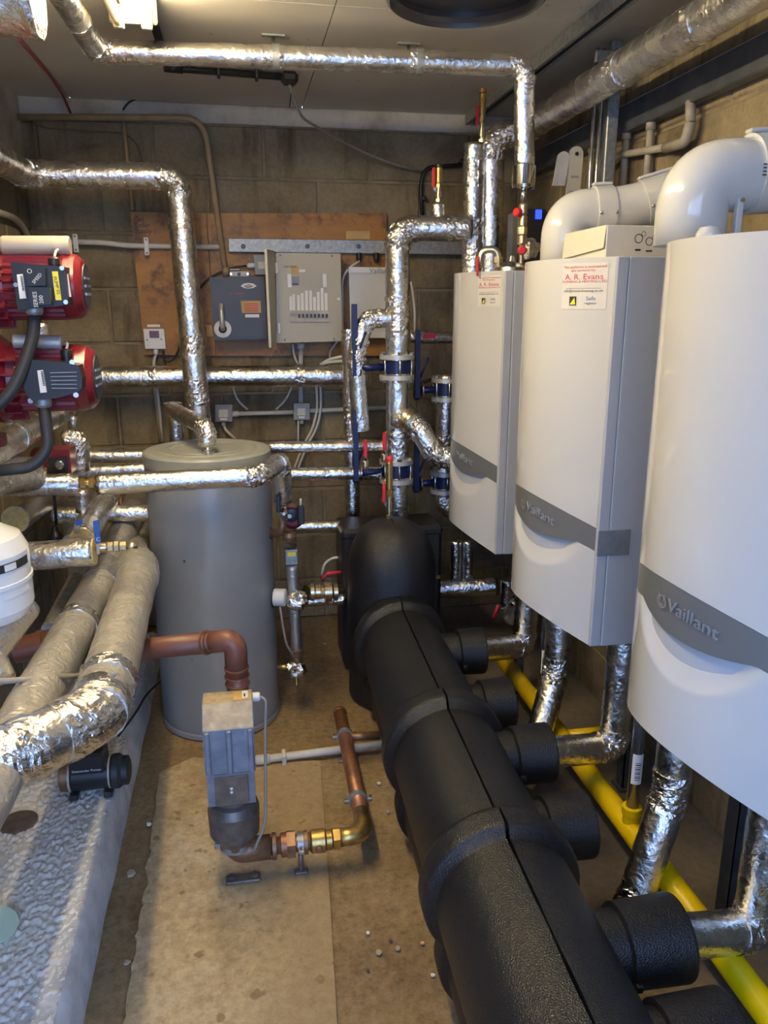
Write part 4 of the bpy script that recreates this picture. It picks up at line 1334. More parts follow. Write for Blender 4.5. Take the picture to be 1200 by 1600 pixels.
# small red pump
sp = thing('small_pump', 'small red circulating pump with a black control face', 'pump', A(88, 742, Y=2.6))
a0 = A(52, 722, Y=2.62)
MB().lathe(a0, (1, 0, 0), [(.04, 0), (.048, .01), (.048, .06), (.055, .07)], 24).build('motor', 'red_pump', sp)
MB().prism(PP([(72, 705), (108, 702), (112, 740), (76, 742)], 2.50), (0, .09, 0)).build('housing', 'red_pump', sp)
MB().prism(PP([(75, 716), (104, 714), (106, 741), (77, 742)], 2.49), (0, .012, 0)).build('control_face', 'black_plastic', sp)
MB().lathe(A(93, 726, Y=2.49), (0, -1, 0), [(.014, 0), (.014, .006), (.009, .009)], 16).build('dial', 'steel', sp)
MB().tube([A(58, 735, Y=2.5), A(75, 734, Y=2.5)], .008, 10).build('brass_tail', 'brass', sp)

# ------------------------------------------------------------------ big red pumps
def fins(a):
    return 1 + .035 * (1 if math.cos(a * 26) > 0 else -1)


def pump(label, zc, x_end, yc, r, kind, boxpix, cap_pix, hosepix, yface):
    t = thing('circulating_pump', label, 'pump', (x_end - .2, yc, zc - r), 'big red pumps')
    L = .17
    MB().lathe((x_end - L, yc, zc), BX, [(r * .96, 0), (r * .96, L - .045)], 104, False, fins).build('motor_body', 'red_pump', t)
    MB().lathe((x_end - .045, yc, zc), BX, [(r * .99, 0), (r * 1.0, .008), (r * .94, .030), (r * .80, .042), (r * .70, .045)], 40).build('end_shield', 'red_pump', t)
    MB().lathe((x_end - .002, yc, zc), BX, [(r * .68, 0), (r * .66, .004), (0, .005)], 32).build('nameplate_disc', 'black_plastic', t)
    for k in range(3):
        MB().box(x_end + .002, x_end + .004, yc - .03, yc + .03, zc - .02 + .018 * k, zc - .014 + .018 * k).build('plate_print', 'steel', t)
    # volute and flange at the pipe side
    MB().lathe((x_end - L - .09, yc, zc), BX, [(r * .9, 0), (r * 1.28, .012), (r * 1.30, .05), (r * 1.02, .075), (r * .98, .095)], 40).build('volute', 'red_pump', t)
    for k in range(7):
        a = math.radians(150 + 20 * k)
        d = V((0, math.cos(a), math.sin(a)))
        MB().obox(V((x_end - L - .018, yc, zc)) + d * r * 1.06, BX, d.cross(BX), d, .05, .006, r * .36, .001).build('cooling_fin', 'red_pump', t)
    for k in range(4):
        a = math.radians(45 + 90 * k)
        MB().hexnut(V((x_end - L - .045, yc, zc)) + V((0, math.cos(a), math.sin(a))) * r * 1.14, BX, .010, .018).build('bolt', 'red_pump', t)
    # terminal box
    tbx = MB().prism(PP(boxpix, yface), (0, yc - r * .8 - yface, 0)).build('terminal_box', 'black_plastic', t)
    # capacitor above
    p0, p1 = A(cap_pix[0], cap_pix[1], Y=yc - .02), A(cap_pix[2], cap_pix[3], Y=yc - .02)
    cr = cap_pix[4]
    cpo = MB().lathe(p0, p1 - p0, [(cr * .94, 0), (cr, .004), (cr, (p1 - p0).length * .78), (cr * .985, (p1 - p0).length * .785), (cr, (p1 - p0).length * .79), (cr, (p1 - p0).length - .004), (cr * .9, (p1 - p0).length)], 28).build('capacitor', 'capacitor_cream' if kind else 'alu', t)
    g = A(cap_pix[5], cap_pix[6], Y=yc - .06)
    MB().lathe(g, BZ, [(.011, -.014), (.011, 0), (.013, 0), (.013, .012), (.008, .016)], 14).build('cable_gland', 'black_plastic', t)
    MB().tube(rounded([g + BZ * .01, g + V((.004, .01, .03)), p1 + V((-.02 if kind else 0.0, 0, -cr * .3))], .01), .003, 8).build('lead', 'cable_white', t)
    # hose
    h = [A(px, py, Y=yy) for px, py, yy in hosepix]
    MB().lathe(h[0] + BZ * .012, (0, 0, -1), [(.016, -.01), (.019, 0), (.019, .012), (.015, .018)], 16).build('hose_gland', 'galvanised', t)
    MB().tube(rounded(h, .07, n=10), .0135, 14).build('hose', 'black_rubber', t)
    return t, tbx


U, UB = pump('upper large red pump with a square black terminal box and yellow sticker', 1.521, -.347, 2.0, .076, 1,
             [(16, 409), (101, 417), (107, 476), (28, 485)], (4, 384, 110, 384, .0215, 85, 413),
             [(54, 488, 1.91), (53, 520, 1.90), (40, 565, 1.88), (18, 615, 1.86), (-30, 655, 1.85)], 1.885)
yf = 1.884
MB().prism(PP([(40, 420), (70, 419), (71, 446), (42, 447)], yf - .018), (0, .02, 0)).build('speed_module', 'black_plastic', UB)
MB().prism(PP([(44, 449), (78, 449), (80, 476), (48, 478)], yf - .026), (0, .03, 0)).build('relay_module', 'black_plastic', UB)
MB().prism(PP([(26, 429), (35, 428), (41, 466), (31, 467)], yf - .002), (0, .003, 0)).build('barcode_label', 'paper', UB)
for k in range(9):
    MB().prism(PP([(31.6 + .42 * k * .9, 431.5 + 2.6 * k), (35 + .42 * k * .9, 431.2 + 2.6 * k), (35.1 + .42 * k * .9, 432.6 + 2.6 * k), (31.7 + .42 * k * .9, 432.9 + 2.6 * k)], yf - .003), (0, .001, 0)).build('barcode_line', 'black_print', UB)
MB().prism(PP([(81, 424), (90, 424), (96, 469), (87, 469)], yf - .002), (0, .003, 0)).build('yellow_sticker', 'yellow_label', UB)
MB().prism(PP([(103, 428), (106, 428), (111, 464), (108, 464)], yf + .02), (0, .003, 0)).build('paper_strip', 'paper', UB)
dvec = (A(60, 425, Y=yf) - A(50, 437, Y=yf)).normalized()
up_ = V((-dvec.z, 0, dvec.x))
text_mesh('SPEED', .010, 'paper', UB, 'print', flat_map(A(58, 435, Y=yf - .019), dvec, up_))
text_mesh('O', .014, 'paper', UB, 'print', flat_map(A(46, 424, Y=yf - .019), BX, BZ))
text_mesh('SERIES\n200', .012, 'paper', UB, 'print', flat_map(A(60, 468, Y=yf - .027), BZ, V((-1, 0, 0))))
text_mesh('PUMP 02', .010, 'black_print', UB, 'print', flat_map(A(88.5, 446, Y=yf - .003), (.12, 0, -1), (1, 0, .12)))
for px, py in ((97, 419), (25, 445), (103, 472)):
    MB().lathe(A(px, py, Y=yf), (0, -1, 0), [(.005, 0), (.005, .003)], 10).build('screw_head', 'steel', UB)
Lp, LB = pump('lower large red pump with a rounded ribbed black terminal box', 1.311, -.342, 2.0, .079, 0,
              [(34, 570), (40, 562), (60, 563), (100, 567), (122, 571), (128, 590), (128, 606), (122, 612), (90, 622), (50, 626), (40, 615), (34, 595)],
              (22, 533, 97, 536, .0175, 104, 556), [(68, 632, 1.91), (73, 670, 1.90), (76, 700, 1.89), (52, 730, 1.88), (-30, 738, 1.87)], 1.88)
for k in range(5):
    MB().prism(PP([(78 + .6 * k, 582 + 6 * k), (120, 581 + 6.3 * k), (120, 582.3 + 6.3 * k), (78 + .6 * k, 583.3 + 6 * k)], 1.877), (0, .004, 0)).build('rib', 'grey_plastic', LB)
MB().prism(PP([(58, 579), (67, 578), (73, 613), (63, 614)], 1.878), (0, .003, 0)).build('barcode_label', 'paper', LB)
for k in range(9):
    MB().prism(PP([(63.6 + .45 * k, 580.5 + 2.6 * k), (67 + .45 * k, 580.2 + 2.6 * k), (67.1 + .45 * k, 581.6 + 2.6 * k), (63.7 + .45 * k, 581.9 + 2.6 * k)], 1.877), (0, .001, 0)).build('barcode_line', 'black_print', LB)
for px, py in ((39, 561), (113, 566), (119, 617), (48, 626)):
    MB().lathe(A(px, py, Y=1.885), (0, -1, 0), [(.006, 0), (.006, .003)], 10).build('screw_head', 'steel', LB)
# twin pump head casting the motors bolt to
hd = thing('pump_casing', 'red cast pump casing at the left edge behind the motors', 'pump', (-.64, 2.02, 1.16))
MB().tube([(-.655, 2.02, 1.14), (-.655, 2.02, 1.70)], .062, 24).build('casing_body', 'red_pump', hd)
for z in (1.15, 1.405, 1.67):
    MB().lathe((-.655, 2.02, z), BZ, [(.062, 0), (.085, 0), (.085, .025), (.062, .025)], 24).build('flange', 'red_pump', hd)
foil_pipe('crumpled foil pipe under the lower red pump', [(-.655, 2.05, 1.14), (-.655, 2.05, 1.06), (-.60, 2.3, 1.02)], .05, mat='foil_crumple')
foil_pipe('crumpled foil pipe piece showing between the two red pumps', [A(62, 505, Y=2.25), A(64, 540, Y=2.25)], .022, mat='foil_crumple')
cable('grey conduit curving down the left wall beside the pumps', [A(-20, 326, X=-.80), A(22, 340, X=-.80), A(38, 356, X=-.80), A(50, 385, X=-.80)], .012, 'pvc_grey', name='wall_conduit', cat='conduit', br=.08)

# white expansion vessel
ev = thing('expansion_vessel', 'white expansion vessel at the left edge', 'vessel', (-.58, 1.7, .80))
MB().lathe((-.583, 1.7, .815), BZ, [(0, 0), (.06, .004), (.105, .022), (.118, .045), (.118, .098), (.121, .100), (.121, .108), (.118, .110), (.118, .165), (.105, .195), (.07, .215), (0, .225)], 48).build('shell', 'vessel_white', ev)
for (a0_, a1_, z0_, z1_, mt, o_) in ((-62, -4, .952, .970, 'black_print', .0012), (-44, -8, .895, .945, 'paper', .001), (-40, -26, .954, .968, 'paper', .002)):
    mb = MB()
    vs = []
    n_ = 8
    for k in range(n_ + 1):
        a = math.radians(a0_ + (a1_ - a0_) * k / n_)
        for z in (z0_ - .0, z1_ - .0):
            vs.append((-.583 + (.118 + o_) * math.cos(a), 1.7 + (.118 + o_) * math.sin(a), z))
    mb.add(vs, [(2 * k, 2 * k + 2, 2 * k + 3, 2 * k + 1) for k in range(n_)], True).build('label', mt, ev)
MB().lathe((-.583, 1.7, .78), BZ, [(.05, 0), (.05, .04)], 24).build('base_ring', 'dark_steel', ev)
foil_pipe('foil pipe sloping up under the white vessel', [A(-20, 1030, Y=1.62), A(40, 950, Y=1.80)], .032, mat='foil_crumple')
foil_pipe('bent foil pipe stub below the white vessel at the left edge', [A(-15, 1020, Y=1.60), A(4, 1060, Y=1.60)], .026, mat='foil', cut=(1,))
cable('thin brown rod running from the left wall to the near floor-level pipe', [A(-20, 1066, Y=1.50), A(124, 1056, Y=1.62)], .0065, 'pvc_grey', name='support_rod', cat='rod')

# two large dusty pipes
foil_pipe('large dusty lagged pipe running back along the left wall', [(-.452, 1.12, .70), (-.428, 2.30, .70), (-.445, 3.3, .70)], .050, mat='foil_dusty', el=1.1, bands=((0, .70, .045),), ecr=.3)
foil_pipe('large lagged pipe with a bright foil elbow turning left in front', [(-.300, 1.43, .72), (-.322, 2.30, .72), (-.415, 2.75, .64), (-.44, 3.3, .60)], .056, mat='foil_dusty', el=1.25, bands=((0, .16, .05),), ecr=.35, emat='foil_dusty')
foil_pipe('bright foil-wrapped pipe bend in front of the dusty pipes at the left edge', [(-.80, 1.25, .70), (-.455, 1.285, .715), (-.303, 1.43, .72), (-.3035, 1.50, .72)], .057, el=1.2, bands=((0, .80, .03),), ecr=.5)
cable('thin copper pipe rising behind the dusty pipes', [A(188, 770, Y=3.3), A(198, 900, Y=3.3)], .008, 'copper', name='copper_pipe', cat='pipe')
cable('black cable slung between the cylinder and the foil pipes', [A(155, 868, Y=2.5), A(190, 888, Y=2.5), A(235, 902, Y=2.55)], .004, 'cable_black', br=.08)
cable('black cable trailing over the plinth beside the cylinder', [A(185, 1150, Z=.13), A(215, 1110, Z=.13), A(228, 1085, Z=.13), A(250, 1065, Z=.12)], .004, 'cable_black', br=.08)
plg = thing('black_plug', 'black cable plug hanging below the level foil pipes', 'plug', A(88, 850, Y=2.6))
MB().lathe(A(88, 850, Y=2.6), BZ, [(.020, 0), (.024, .01), (.022, .03), (.012, .045), (.008, .06)], 16).build('plug_body', 'black_plastic', plg)
MB().tube([A(88, 820, Y=2.6), A(84, 760, Y=2.6)], .005, 8).build('lead', 'cable_black', plg)
# pipe end and flange at the left wall
be = thing('pipe_end', 'brown capped pipe end beside the left wall', 'pipe', A(72, 1000, Y=1.95))
MB().lathe(A(60, 1008, Y=2.02), (1, .15, .12), [(.034, -.06), (.034, 0), (.038, 0), (.038, .012), (.034, .016), (.034, .12)], 20).build('pipe_run', 'brown_paint', be)
foil_pipe('narrow brown lagged pipe sloping back along the left wall', [A(78, 985, X=-.60), A(118, 905, X=-.60)], .026, mat='foil_dusty')

# brown gas pipe to the solenoid valve
GY, GX = 1.80, -.045
GP = 1.848
gp = thing('brown_gas_pipe', 'brown painted steel pipe bending down in front of the cylinder', 'pipe', (GX, GP, .54))
MB().tube([(-.50, 2.09, .550), (-.10, 1.862, .664)], .0275, 22).build('level_run', 'brown_paint', gp)
MB().tube(rounded([(-.115, 1.870, .660), (GX, GP, .672), (GX, GP, .575)], .075, n=14), .0285, 22).build('bend', 'brown_paint', gp)
MB().tube([(GX, GP, .58), (GX, GP, .500)], .0275, 22).build('drop', 'brown_paint', gp)
for z in (.592, .570, .549):
    MB().lathe((GX, GP, z), BZ, [(.027, 0), (.0315, .001), (.0315, .005), (.027, .006)], 24).build('weld_ring', 'copper', gp)
MB().lathe((-.115, 1.870, .660), (-1, .57, -.28), [(.027, 0), (.0315, .001), (.0315, .004), (.027, .005)], 24).build('weld_ring', 'copper', gp)
# solenoid valve
sv = thing('gas_solenoid_valve', 'blue grey gas solenoid valve standing on a bronze body', 'valve', (-.07, GY, .10))
vx0, vx1 = -.127, -.012
# housing: sloped front, ridged
prof = [(.0, .28), (.0, .385), (.004, .39), (.004, .485), (-.03, .545), (.135, .545), (.135, .30), (.11, .28)]
yfr = GY - .075
MB().prism([V((vx0, yfr + y, z)) for y, z in [(.004, .285), (0, .375), (.13, .375), (.115, .285)]], (vx1 - vx0, 0, 0)).build('lower_housing', 'valve_blue', sv)
MB().prism([V((vx0 - .003, yfr + y, z)) for y, z in [(-.003, .378), (-.003, .495), (.035, .545), (.095, .545), (.095, .378)]], (vx1 - vx0 + .006, 0, 0)).build('upper_housing', 'valve_blue', sv)
MB().prism([V((vx0 - .001, yfr + y, z)) for y, z in [(-.002, .4965), (-.001, .499), (.036, .5475), (.094, .5475), (.094, .5455), (.036, .5455)]], (vx1 - vx0 + .002, 0, 0)).build('dusty_top', 'valve_tan', sv)
for x in (vx0 + .006, (vx0 + vx1) / 2, vx1 - .006):
    MB().box(x - .007, x + .007, yfr - .011, yfr - .002, .380, .495, .003).build('rib', 'valve_blue', sv)
MB().box(vx0 + .018, vx1 - .016, yfr - .003, yfr + .002, .290, .368, .001).build('cover_plate', 'cast_iron', sv)
for z in (.335, .325):
    MB().lathe(((vx0 + vx1) / 2, yfr - .002, z), (0, -1, 0), [(.004, 0), (.003, .003)], 10).build('lamp_dot', 'paper', sv)
lb_ = MB().prism([V((-.055, yfr + .042, .548)), V((-.018, yfr + .042, .548)), V((-.018, yfr + .088, .548)), V((-.055, yfr + .088, .548))], (0, 0, .001)).build('rating_label', 'ply_pale', sv)
MB().prism([V((-.034, yfr + .050, .5492)), V((-.020, yfr + .050, .5492)), V((-.020, yfr + .084, .5492)), V((-.034, yfr + .084, .5492))], (0, 0, .0006)).build('label_panel', 'paper', lb_)
MB().prism([V((-.030, yfr + .054, .55)), V((-.026, yfr + .054, .55)), V((-.026, yfr + .070, .55)), V((-.030, yfr + .070, .55))], (0, 0, .0005)).build('label_mark', 'black_print', lb_)
MB().lathe((vx1, GY + .02, .525), BX, [(.012, -.004), (.012, .018), (.009, .022)], 12).build('cable_gland', 'white_plastic', sv)
MB().tube(rounded([(vx1 + .02, GY + .02, .525), (vx1 + .036, GY + .01, .52), (vx1 + .030, GY, .42), (vx1 + .022, GY - .04, .20), (vx1 - .01, GY - .06, .14)], .05, n=10), .0038, 8).build('supply_cable', 'cable_grey', sv)
MB().lathe((-.07, GY, .13), BZ, [(.038, 0), (.044, .008), (.050, .018), (.064, .032), (.066, .10), (.058, .122), (.048, .128), (.048, .140), (.044, .145), (.044, .16)], 28, True).build('valve_body', 'cast_iron', sv)
MB().hexnut((-.07, GY, .122), BZ, .044, .022).build('union_nut', 'bronze', sv)
# copper run on the floor
lr = thing('copper_gas_pipe', 'copper gas pipe with brass valve bending along the floor', 'pipe', (.1, GY, .06))
zp = .098
MB().tube(rounded([(-.07, GY, .155), (-.07, GY, zp), (.02, GY, zp)], .055, n=14), .032, 22).build('bend', 'bronze', lr)
MB().tube([(.01, GY, zp), (.20, GY + .004, zp)], .022, 20).build('level_run', 'bronze', lr)
for x, r, l_, mt in ((.022, .034, .012, 'bronze'), (.045, .031, .03, 'copper'), (.105, .030, .012, 'bronze'), (.165, .026, .016, 'brass')):
    MB().lathe((x, GY, zp), BX, [(.022, 0), (r, .002), (r, l_), (.022, l_ + .002)], 20).build('collar', mt, lr)
MB().hexnut((.062, GY, zp), BX, .037, .022).build('nut', 'bronze', lr)
MB().hexnut((.185, GY, zp), BX, .030, .018).build('nut', 'brass', lr)
MB().lathe((.122, GY, zp), BX, [(.024, 0), (.030, .006), (.031, .04), (.024, .046)], 20).build('plug_valve', 'brass', lr)
MB().lathe((.145, GY - .025, zp), (0, -1, 0), [(.010, 0), (.010, .010), (.006, .014)], 10).build('valve_stem', 'bronze', lr)
MB().tube(rounded([(.19, GY + .003, zp), (.272, GY + .005, zp), (.276, GY + .10, zp)], .045, n=12), .0235, 20).build('elbow', 'brass', lr)
MB().tube([(.2755, GY + .08, zp), (.286, 2.46, zp)], .0225, 20).build('back_run', 'copper', lr)
MB().lathe((.286, 2.455, zp), (0, 1, 0), [(.0225, 0), (.024, .002), (.024, .012), (.018, .026), (0, .03)], 20).build('end_bend', 'copper', lr)
MB().tube([(.285, 2.30, zp), (.40, 2.31, zp - .01)], .014, 14).build('side_branch', 'bronze', lr)


def pipe_ring(label, c, d, r, lug, group, post=None):
    c, d = V(c), V(d).normalized()
    t = thing('pipe_ring_clip', label, 'clip', c - BZ * r, group)
    MB().lathe(c - d * .008, d, [(r, 0), (r + .004, 0), (r + .004, .016), (r, .016)], 28).build('ring', 'galvanised', t)
    s_ = V(lug).normalized()
    for e in (-1, 1):
        MB().obox(c + s_ * (r + .010) * e, s_, d, s_.cross(d), .016, .016, .010, .002).build('lug', 'galvanised', t)
        u = s_.cross(d)
        MB().lathe(c + s_ * (r + .012) * e - u * .010, u, [(.004, 0), (.004, .020)], 8).build('screw', 'steel', t)
    if post:
        MB().tube([c - BZ * r, V((c.x, c.y, .0))], .007, 10).build('post', 'cast_iron', t)
        MB().box(c.x - .018, c.x + .018, c.y - .012, c.y + .012, -.004, .014, .003).build('foot', 'cast_iron', t)
    return t


pipe_ring('steel ring clip at the near end of the floor copper pipe', (.2765, 1.96, zp), (0, 1, 0), .0235, (1, 0, 0), 'copper pipe clips')
pipe_ring('steel ring clip at the far end of the floor copper pipe', (.2835, 2.31, zp), (0, 1, 0), .0235, (1, 0, 0), 'copper pipe clips')
pipe_ring('steel ring clip under the solenoid valve body', (-.07, GY, .118), (0, .1, 1), .036, (1, 0, 0), 'copper pipe clips')
pipe_ring('ring clip on a short post holding the copper run', (.098, GY, zp), (1, 0, 0), .0225, (0, 1, 0), 'copper pipe clips', True)
fp = thing('floor_bracket', 'grey bracket foot on the floor under the bronze bend', 'bracket', (-.05, GY, 0))
MB().box(-.10, -.01, GY - .02, GY + .015, 0.008, .016, .003).build('foot_plate', 'cast_iron', fp)
for x in (-.085, -.025):
    MB().hexnut((x, GY - .002, .016), BZ, .010, .008).build('nut', 'cast_iron', fp)
ws = thing('white_drain_pipe', 'white plastic drain pipe lying across the floor', 'pipe', (.18, 2.34, 0))
MB().tube([(-.02, 2.335, .024), (.42, 2.355, .026)], .013, 14).build('pipe_run', 'pvc_white', ws)
MB().tube([(-.01, 2.335, .024), (.035, 2.337, .024)], .0165, 14).build('socket', 'pvc_white', ws)
MB().box(.075, .090, 2.315, 2.360, .0, .042, .003).build('saddle_clip', 'pvc_white', ws)
MB().box(.262, .312, 2.31, 2.335, -.002, .006, .002).build('floor_plate', 'galvanised', None, 'small galvanised plate on the floor under the copper pipe', 'plate')

# black pump on the plinth
bp = thing('shower_pump', 'black electric pump standing on the rough plinth', 'pump', (-.49, 2.12, .10))
xm, ym, zm = -.478, 2.13, .163
MB().lathe((xm - .055, ym, zm), BX, [(.044, 0), (.046, .003), (.046, .105), (.044, .11)], 32).build('motor', 'black_plastic', bp)
MB().lathe((xm + .055, ym, zm), BX, [(.046, 0), (.050, .004), (.050, .02), (.042, .03), (.042, .045), (.030, .05)], 32).build('end_cap', 'black_rubber', bp)
MB().lathe((xm - .062, ym, zm), BX, [(.047, 0), (.047, .006)], 32).build('seal_ring', 'cream_metal', bp)
MB().lathe((xm + .048, ym, zm), BX, [(.0475, 0), (.0475, .005)], 32).build('seal_ring', 'cream_metal', bp)
MB().lathe((xm - .09, ym, zm), BX, [(.03, 0), (.045, .006), (.045, .028)], 24).build('pump_head', 'bronze', bp)
MB().box(xm - .055, xm + .045, ym - .046, ym + .03, zm + .022, zm + .085, .008).build('terminal_box', 'black_plastic', bp)
text_mesh('Salamander Pumps', .0105, 'paper', bp, 'lettering', flat_map((xm - .006, ym - .047, zm + .038), BX, BZ))
for x in (xm - .05, xm + .045):
    MB().box(x - .012, x + .012, ym - .045, ym + .045, .104, .122, .003).build('foot', 'black_rubber', bp)
MB().tube([(xm - .03, ym + .06, zm + .05), (xm - .02, ym + .10, zm + .09)], .018, 14).build('hose_stub', 'black_plastic', bp)
MB().lathe((-.66, 2.02, PT), BZ, [(.05, 0), (.05, .006), (.04, .008)], 24).build('round_cover', 'cast_iron', None, 'small dark round cover set in the plinth top', 'cover')
MB().lathe(A(-6, 1447, Z=.12), (.3, -.2, 1), [(.030, 0), (.045, 0), (.046, .008), (.030, .008)], 28).build('plastic_ring', 'lid_green', None, 'pale green plastic ring at the left edge of the plinth', 'ring')

# ================================================================== CYLINDER SIDE FITTINGS
sf = thing('mixing_fitting', 'brass and copper valve fitting on the upper right side of the cylinder', 'fitting', A(440, 840, Y=2.62))
c = A(441, 832, Y=2.63)
MB().tube(rounded([A(428, 833, Y=2.66), A(440, 832, Y=2.63), A(442, 808, Y=2.63)], .02), .015, 14).build('bend', 'bronze', sf)
MB().hexnut(A(443, 812, Y=2.63) , BZ, .017, .02).build('nut', 'steel', sf)
MB().tube([A(443, 812, Y=2.63), A(443, 788, Y=2.63)], .011, 12).build('tail', 'steel', sf)
MB().lathe(A(443, 800, Y=2.62), (0, -1, 0), [(.014, 0), (.012, .02), (.006, .026)], 14).build('valve_stem', 'steel', sf)
MB().box(*(lambda q: (q.x - .008, q.x + .006, 2.58, 2.60, q.z - .03, q.z + .03, .003))(A(435, 785, Y=2.6))).build('lever_grip', 'black_plastic', sf)
MB().lathe(A(452, 838, Y=2.63), BZ, [(.02, -.015), (.024, 0), (.02, .015)], 14).build('tee_body', 'bronze', sf)
pr = thing('side_pump', 'small round red pump with a black plug right of the cylinder', 'pump', A(456, 815, Y=2.7))
MB().lathe(A(456, 804, Y=2.74), (0, -1, 0), [(.040, 0), (.042, .02), (.040, .05), (.028, .056)], 28).build('motor', 'red_pump', pr)
MB().lathe(A(455, 805, Y=2.685), (0, -1, 0), [(.026, 0), (.024, .008), (.012, .01)], 20).build('face', 'black_plastic', pr)
MB().lathe(A(452, 806, Y=2.675), (0, -1, 0), [(.009, 0), (.008, .005)], 12).build('screw_cap', 'steel', pr)
q = A(470, 803, Y=2.67)
MB().box(q.x - .012, q.x + .012, 2.655, 2.69, q.z - .036, q.z + .032, .004).build('plug', 'black_plastic', pr)
MB().tube([q + V((0, 0, .03)), q + V((.001, 0, .055))], .004, 8).build('lead', 'cable_white', pr)
rs = thing('return_riser', 'upright lagged pipe with a flow valve right of the cylinder', 'pipe', A(463, 1050, Y=2.66))
q0, q1 = A(455, 888, Y=2.66), A(461, 950, Y=2.66)
MB().tube(dense(A(456, 882, Y=2.66), A(464, 1020, Y=2.66), .02), .021, 18, True, .001).build('lagging', 'foil_tape', rs)
q = A(455, 868, Y=2.65)
MB().box(q.x - .022, q.x + .022, 2.625, 2.675, q.z - .028, q.z + .028, .003).build('flow_valve', 'galvanised', rs)
MB().box(q.x - .014, q.x + .014, 2.622, 2.626, q.z + .006, q.z + .02).build('valve_label', 'yellow_label', rs)
for dz in (.045, .065):
    MB().hexnut((q.x, 2.65, q.z + dz - .012), BZ, .022, .014).build('nut', 'steel', rs)
MB().lathe(A(463, 1012, Y=2.66), (0, 0, -1), [(.018, 0), (.026, .004), (.026, .03), (.018, .034), (.022, .04), (.022, .06)], 14).build('check_valve', 'bronze', rs)
MB().blob(A(463, 1046, Y=2.65), .034, .034, .03, .012, 55).build('foil_bundle', 'foil_crumple', rs)
MB().tube([A(434, 1042, Y=2.66), A(455, 1042, Y=2.66)], .010, 12).build('tail', 'brass', rs)
MB().lathe(A(463, 1058, Y=2.63), (0, -.6, -1), [(.006, 0), (.005, .03)], 8).build('drain_cock', 'brass', rs)
im = thing('immersion_cap', 'white round immersion cap on the right side of the cylinder', 'cap', A(440, 948, Y=2.63))
q = A(428, 933, Y=2.64)
d = V((.96, -.26, 0)).normalized()
MB().lathe(q, d, [(.028, 0), (.031, .002), (.031, .040), (.027, .044)], 28).build('cap', 'white_plastic', im)
MB().blob(q + d * .075 + V((.008, 0, -.012)), .036, .032, .03, .013, 50).build('foil_bundle', 'foil_crumple', im)
MB().tube(rounded([q + d * .02 + V((0, -.02, -.028)), A(443, 985, Y=2.60), A(448, 1010, Y=2.60), A(460, 1025, Y=2.62)], .05), .004, 8).build('lead', 'cable_grey', im)
bv = thing('brass_ball_valve', 'large brass ball valve with a red lever feeding the black exchanger', 'valve', A(505, 935, Y=2.85))
q = A(478, 926, Y=2.9)
MB().tube([q, A(545, 924, Y=3.0)], .030, 20).build('pipe_body', 'brass_pale', bv)
for px, r, l_ in ((484, .036, .015), (492, .034, .02), (506, .040, .03), (520, .036, .018)):
    MB().lathe(A(px, 925, Y=2.9), BX, [(.030, 0), (r, .002), (r, l_), (.030, l_ + .002)], 18 if r > .035 else 6).build('collar', 'brass_pale', bv)
st = MB().tube([A(503, 908, Y=2.88), A(503, 900, Y=2.88)], .008, 10).build('stem', 'steel', bv)
MB().tube([A(503, 904, Y=2.86), A(512, 896, Y=2.86), A(533, 894, Y=2.86)], .007, 10).build('lever', 'red_lever', bv)
foil_pipe('low foil pipe piece below the brass ball valve', [A(470, 940, Y=2.93), A(540, 936, Y=2.93)], .022, mat='foil_crumple')
cable('white cable arching to the black exchanger', [A(503, 900, Y=3.1), A(506, 882, Y=3.1), A(518, 872, Y=3.1), A(540, 870, Y=3.1)], .006, 'cable_white', br=.06)
foil_pipe('level foil pipe running from the cylinder side to the exchanger', [A(458, 823, Y=3.1), A(545, 821, Y=3.1)], .022)
foil_pipe('level foil pipe leaving the cylinder lid height, upper one at right', [A(420, 699, Y=3.1), A(604, 697, Y=3.1)], .023, bands=((0, .85, .06),))
foil_pipe('level foil pipe just below it, ending in foil at the blue valve', [A(450, 741, Y=3.05), A(592, 739, Y=3.05)], .026, bands=((0, .95, .05),))
foil_pipe('slender upright foil pipe left of the blue valves', [A(546, 518, Y=3.28), A(549, 640, Y=3.28), A(551, 830, Y=3.28)], .033, bands=((0, .05, .05), (0, .8, .06), (1, .2, .05)))
foil_pipe('bent foil pipe branching left off the main upright', [(.585, 3.05, 1.43), (.478, 3.05, 1.43), (.440, 3.05, 1.30), (.455, 3.05, 1.0)], .035, bands=((2, .25, .03), (2, .9, .06)))
foil_pipe('horizontal foil pipe with a red tag behind the right blue valve', [A(640, 527, Y=3.35), A(720, 528, Y=3.35)], .024, bands=((0, .3, .08),))
plate([(661, 521), (681, 521), (681, 529), (661, 529)], 3.315, .004, 'red_tag', 'red_lever', None, label='red tag on the horizontal foil pipe behind the blue valve', cat='tag')
cable('thin white cable running down beside the main upright pipe', [A(642, 440, Y=3.5), A(648, 480, Y=3.5), A(648, 530, Y=3.5)], .005, 'cable_white')

# ================================================================== MAIN UPRIGHT WITH BUTTERFLY VALVES
MX, MY = .600, 3.05
mp_ = foil_pipe('main upright foil pipe rising from the black exchanger and turning right', [(MX + .005, MY, .60), (MX, MY, 1.755), (.875, MY - .04, 1.76)], .046, bands=((0, .30, .10), (0, .72, .16), (1, .8, .08)))
air_vent('short brass air vent with red lever on the main foil pipe bend', A(685, 318, Y=3.03), .13, 'black_plastic')
MB().lathe(A(684, 336, Y=3.03), BZ, [(.032, -.02), (.026, .0), (.024, .035), (.016, .045)], 20).build('vent_boss', 'foil_crumple', None, 'small foil-wrapped boss under the short brass vent', 'fitting')


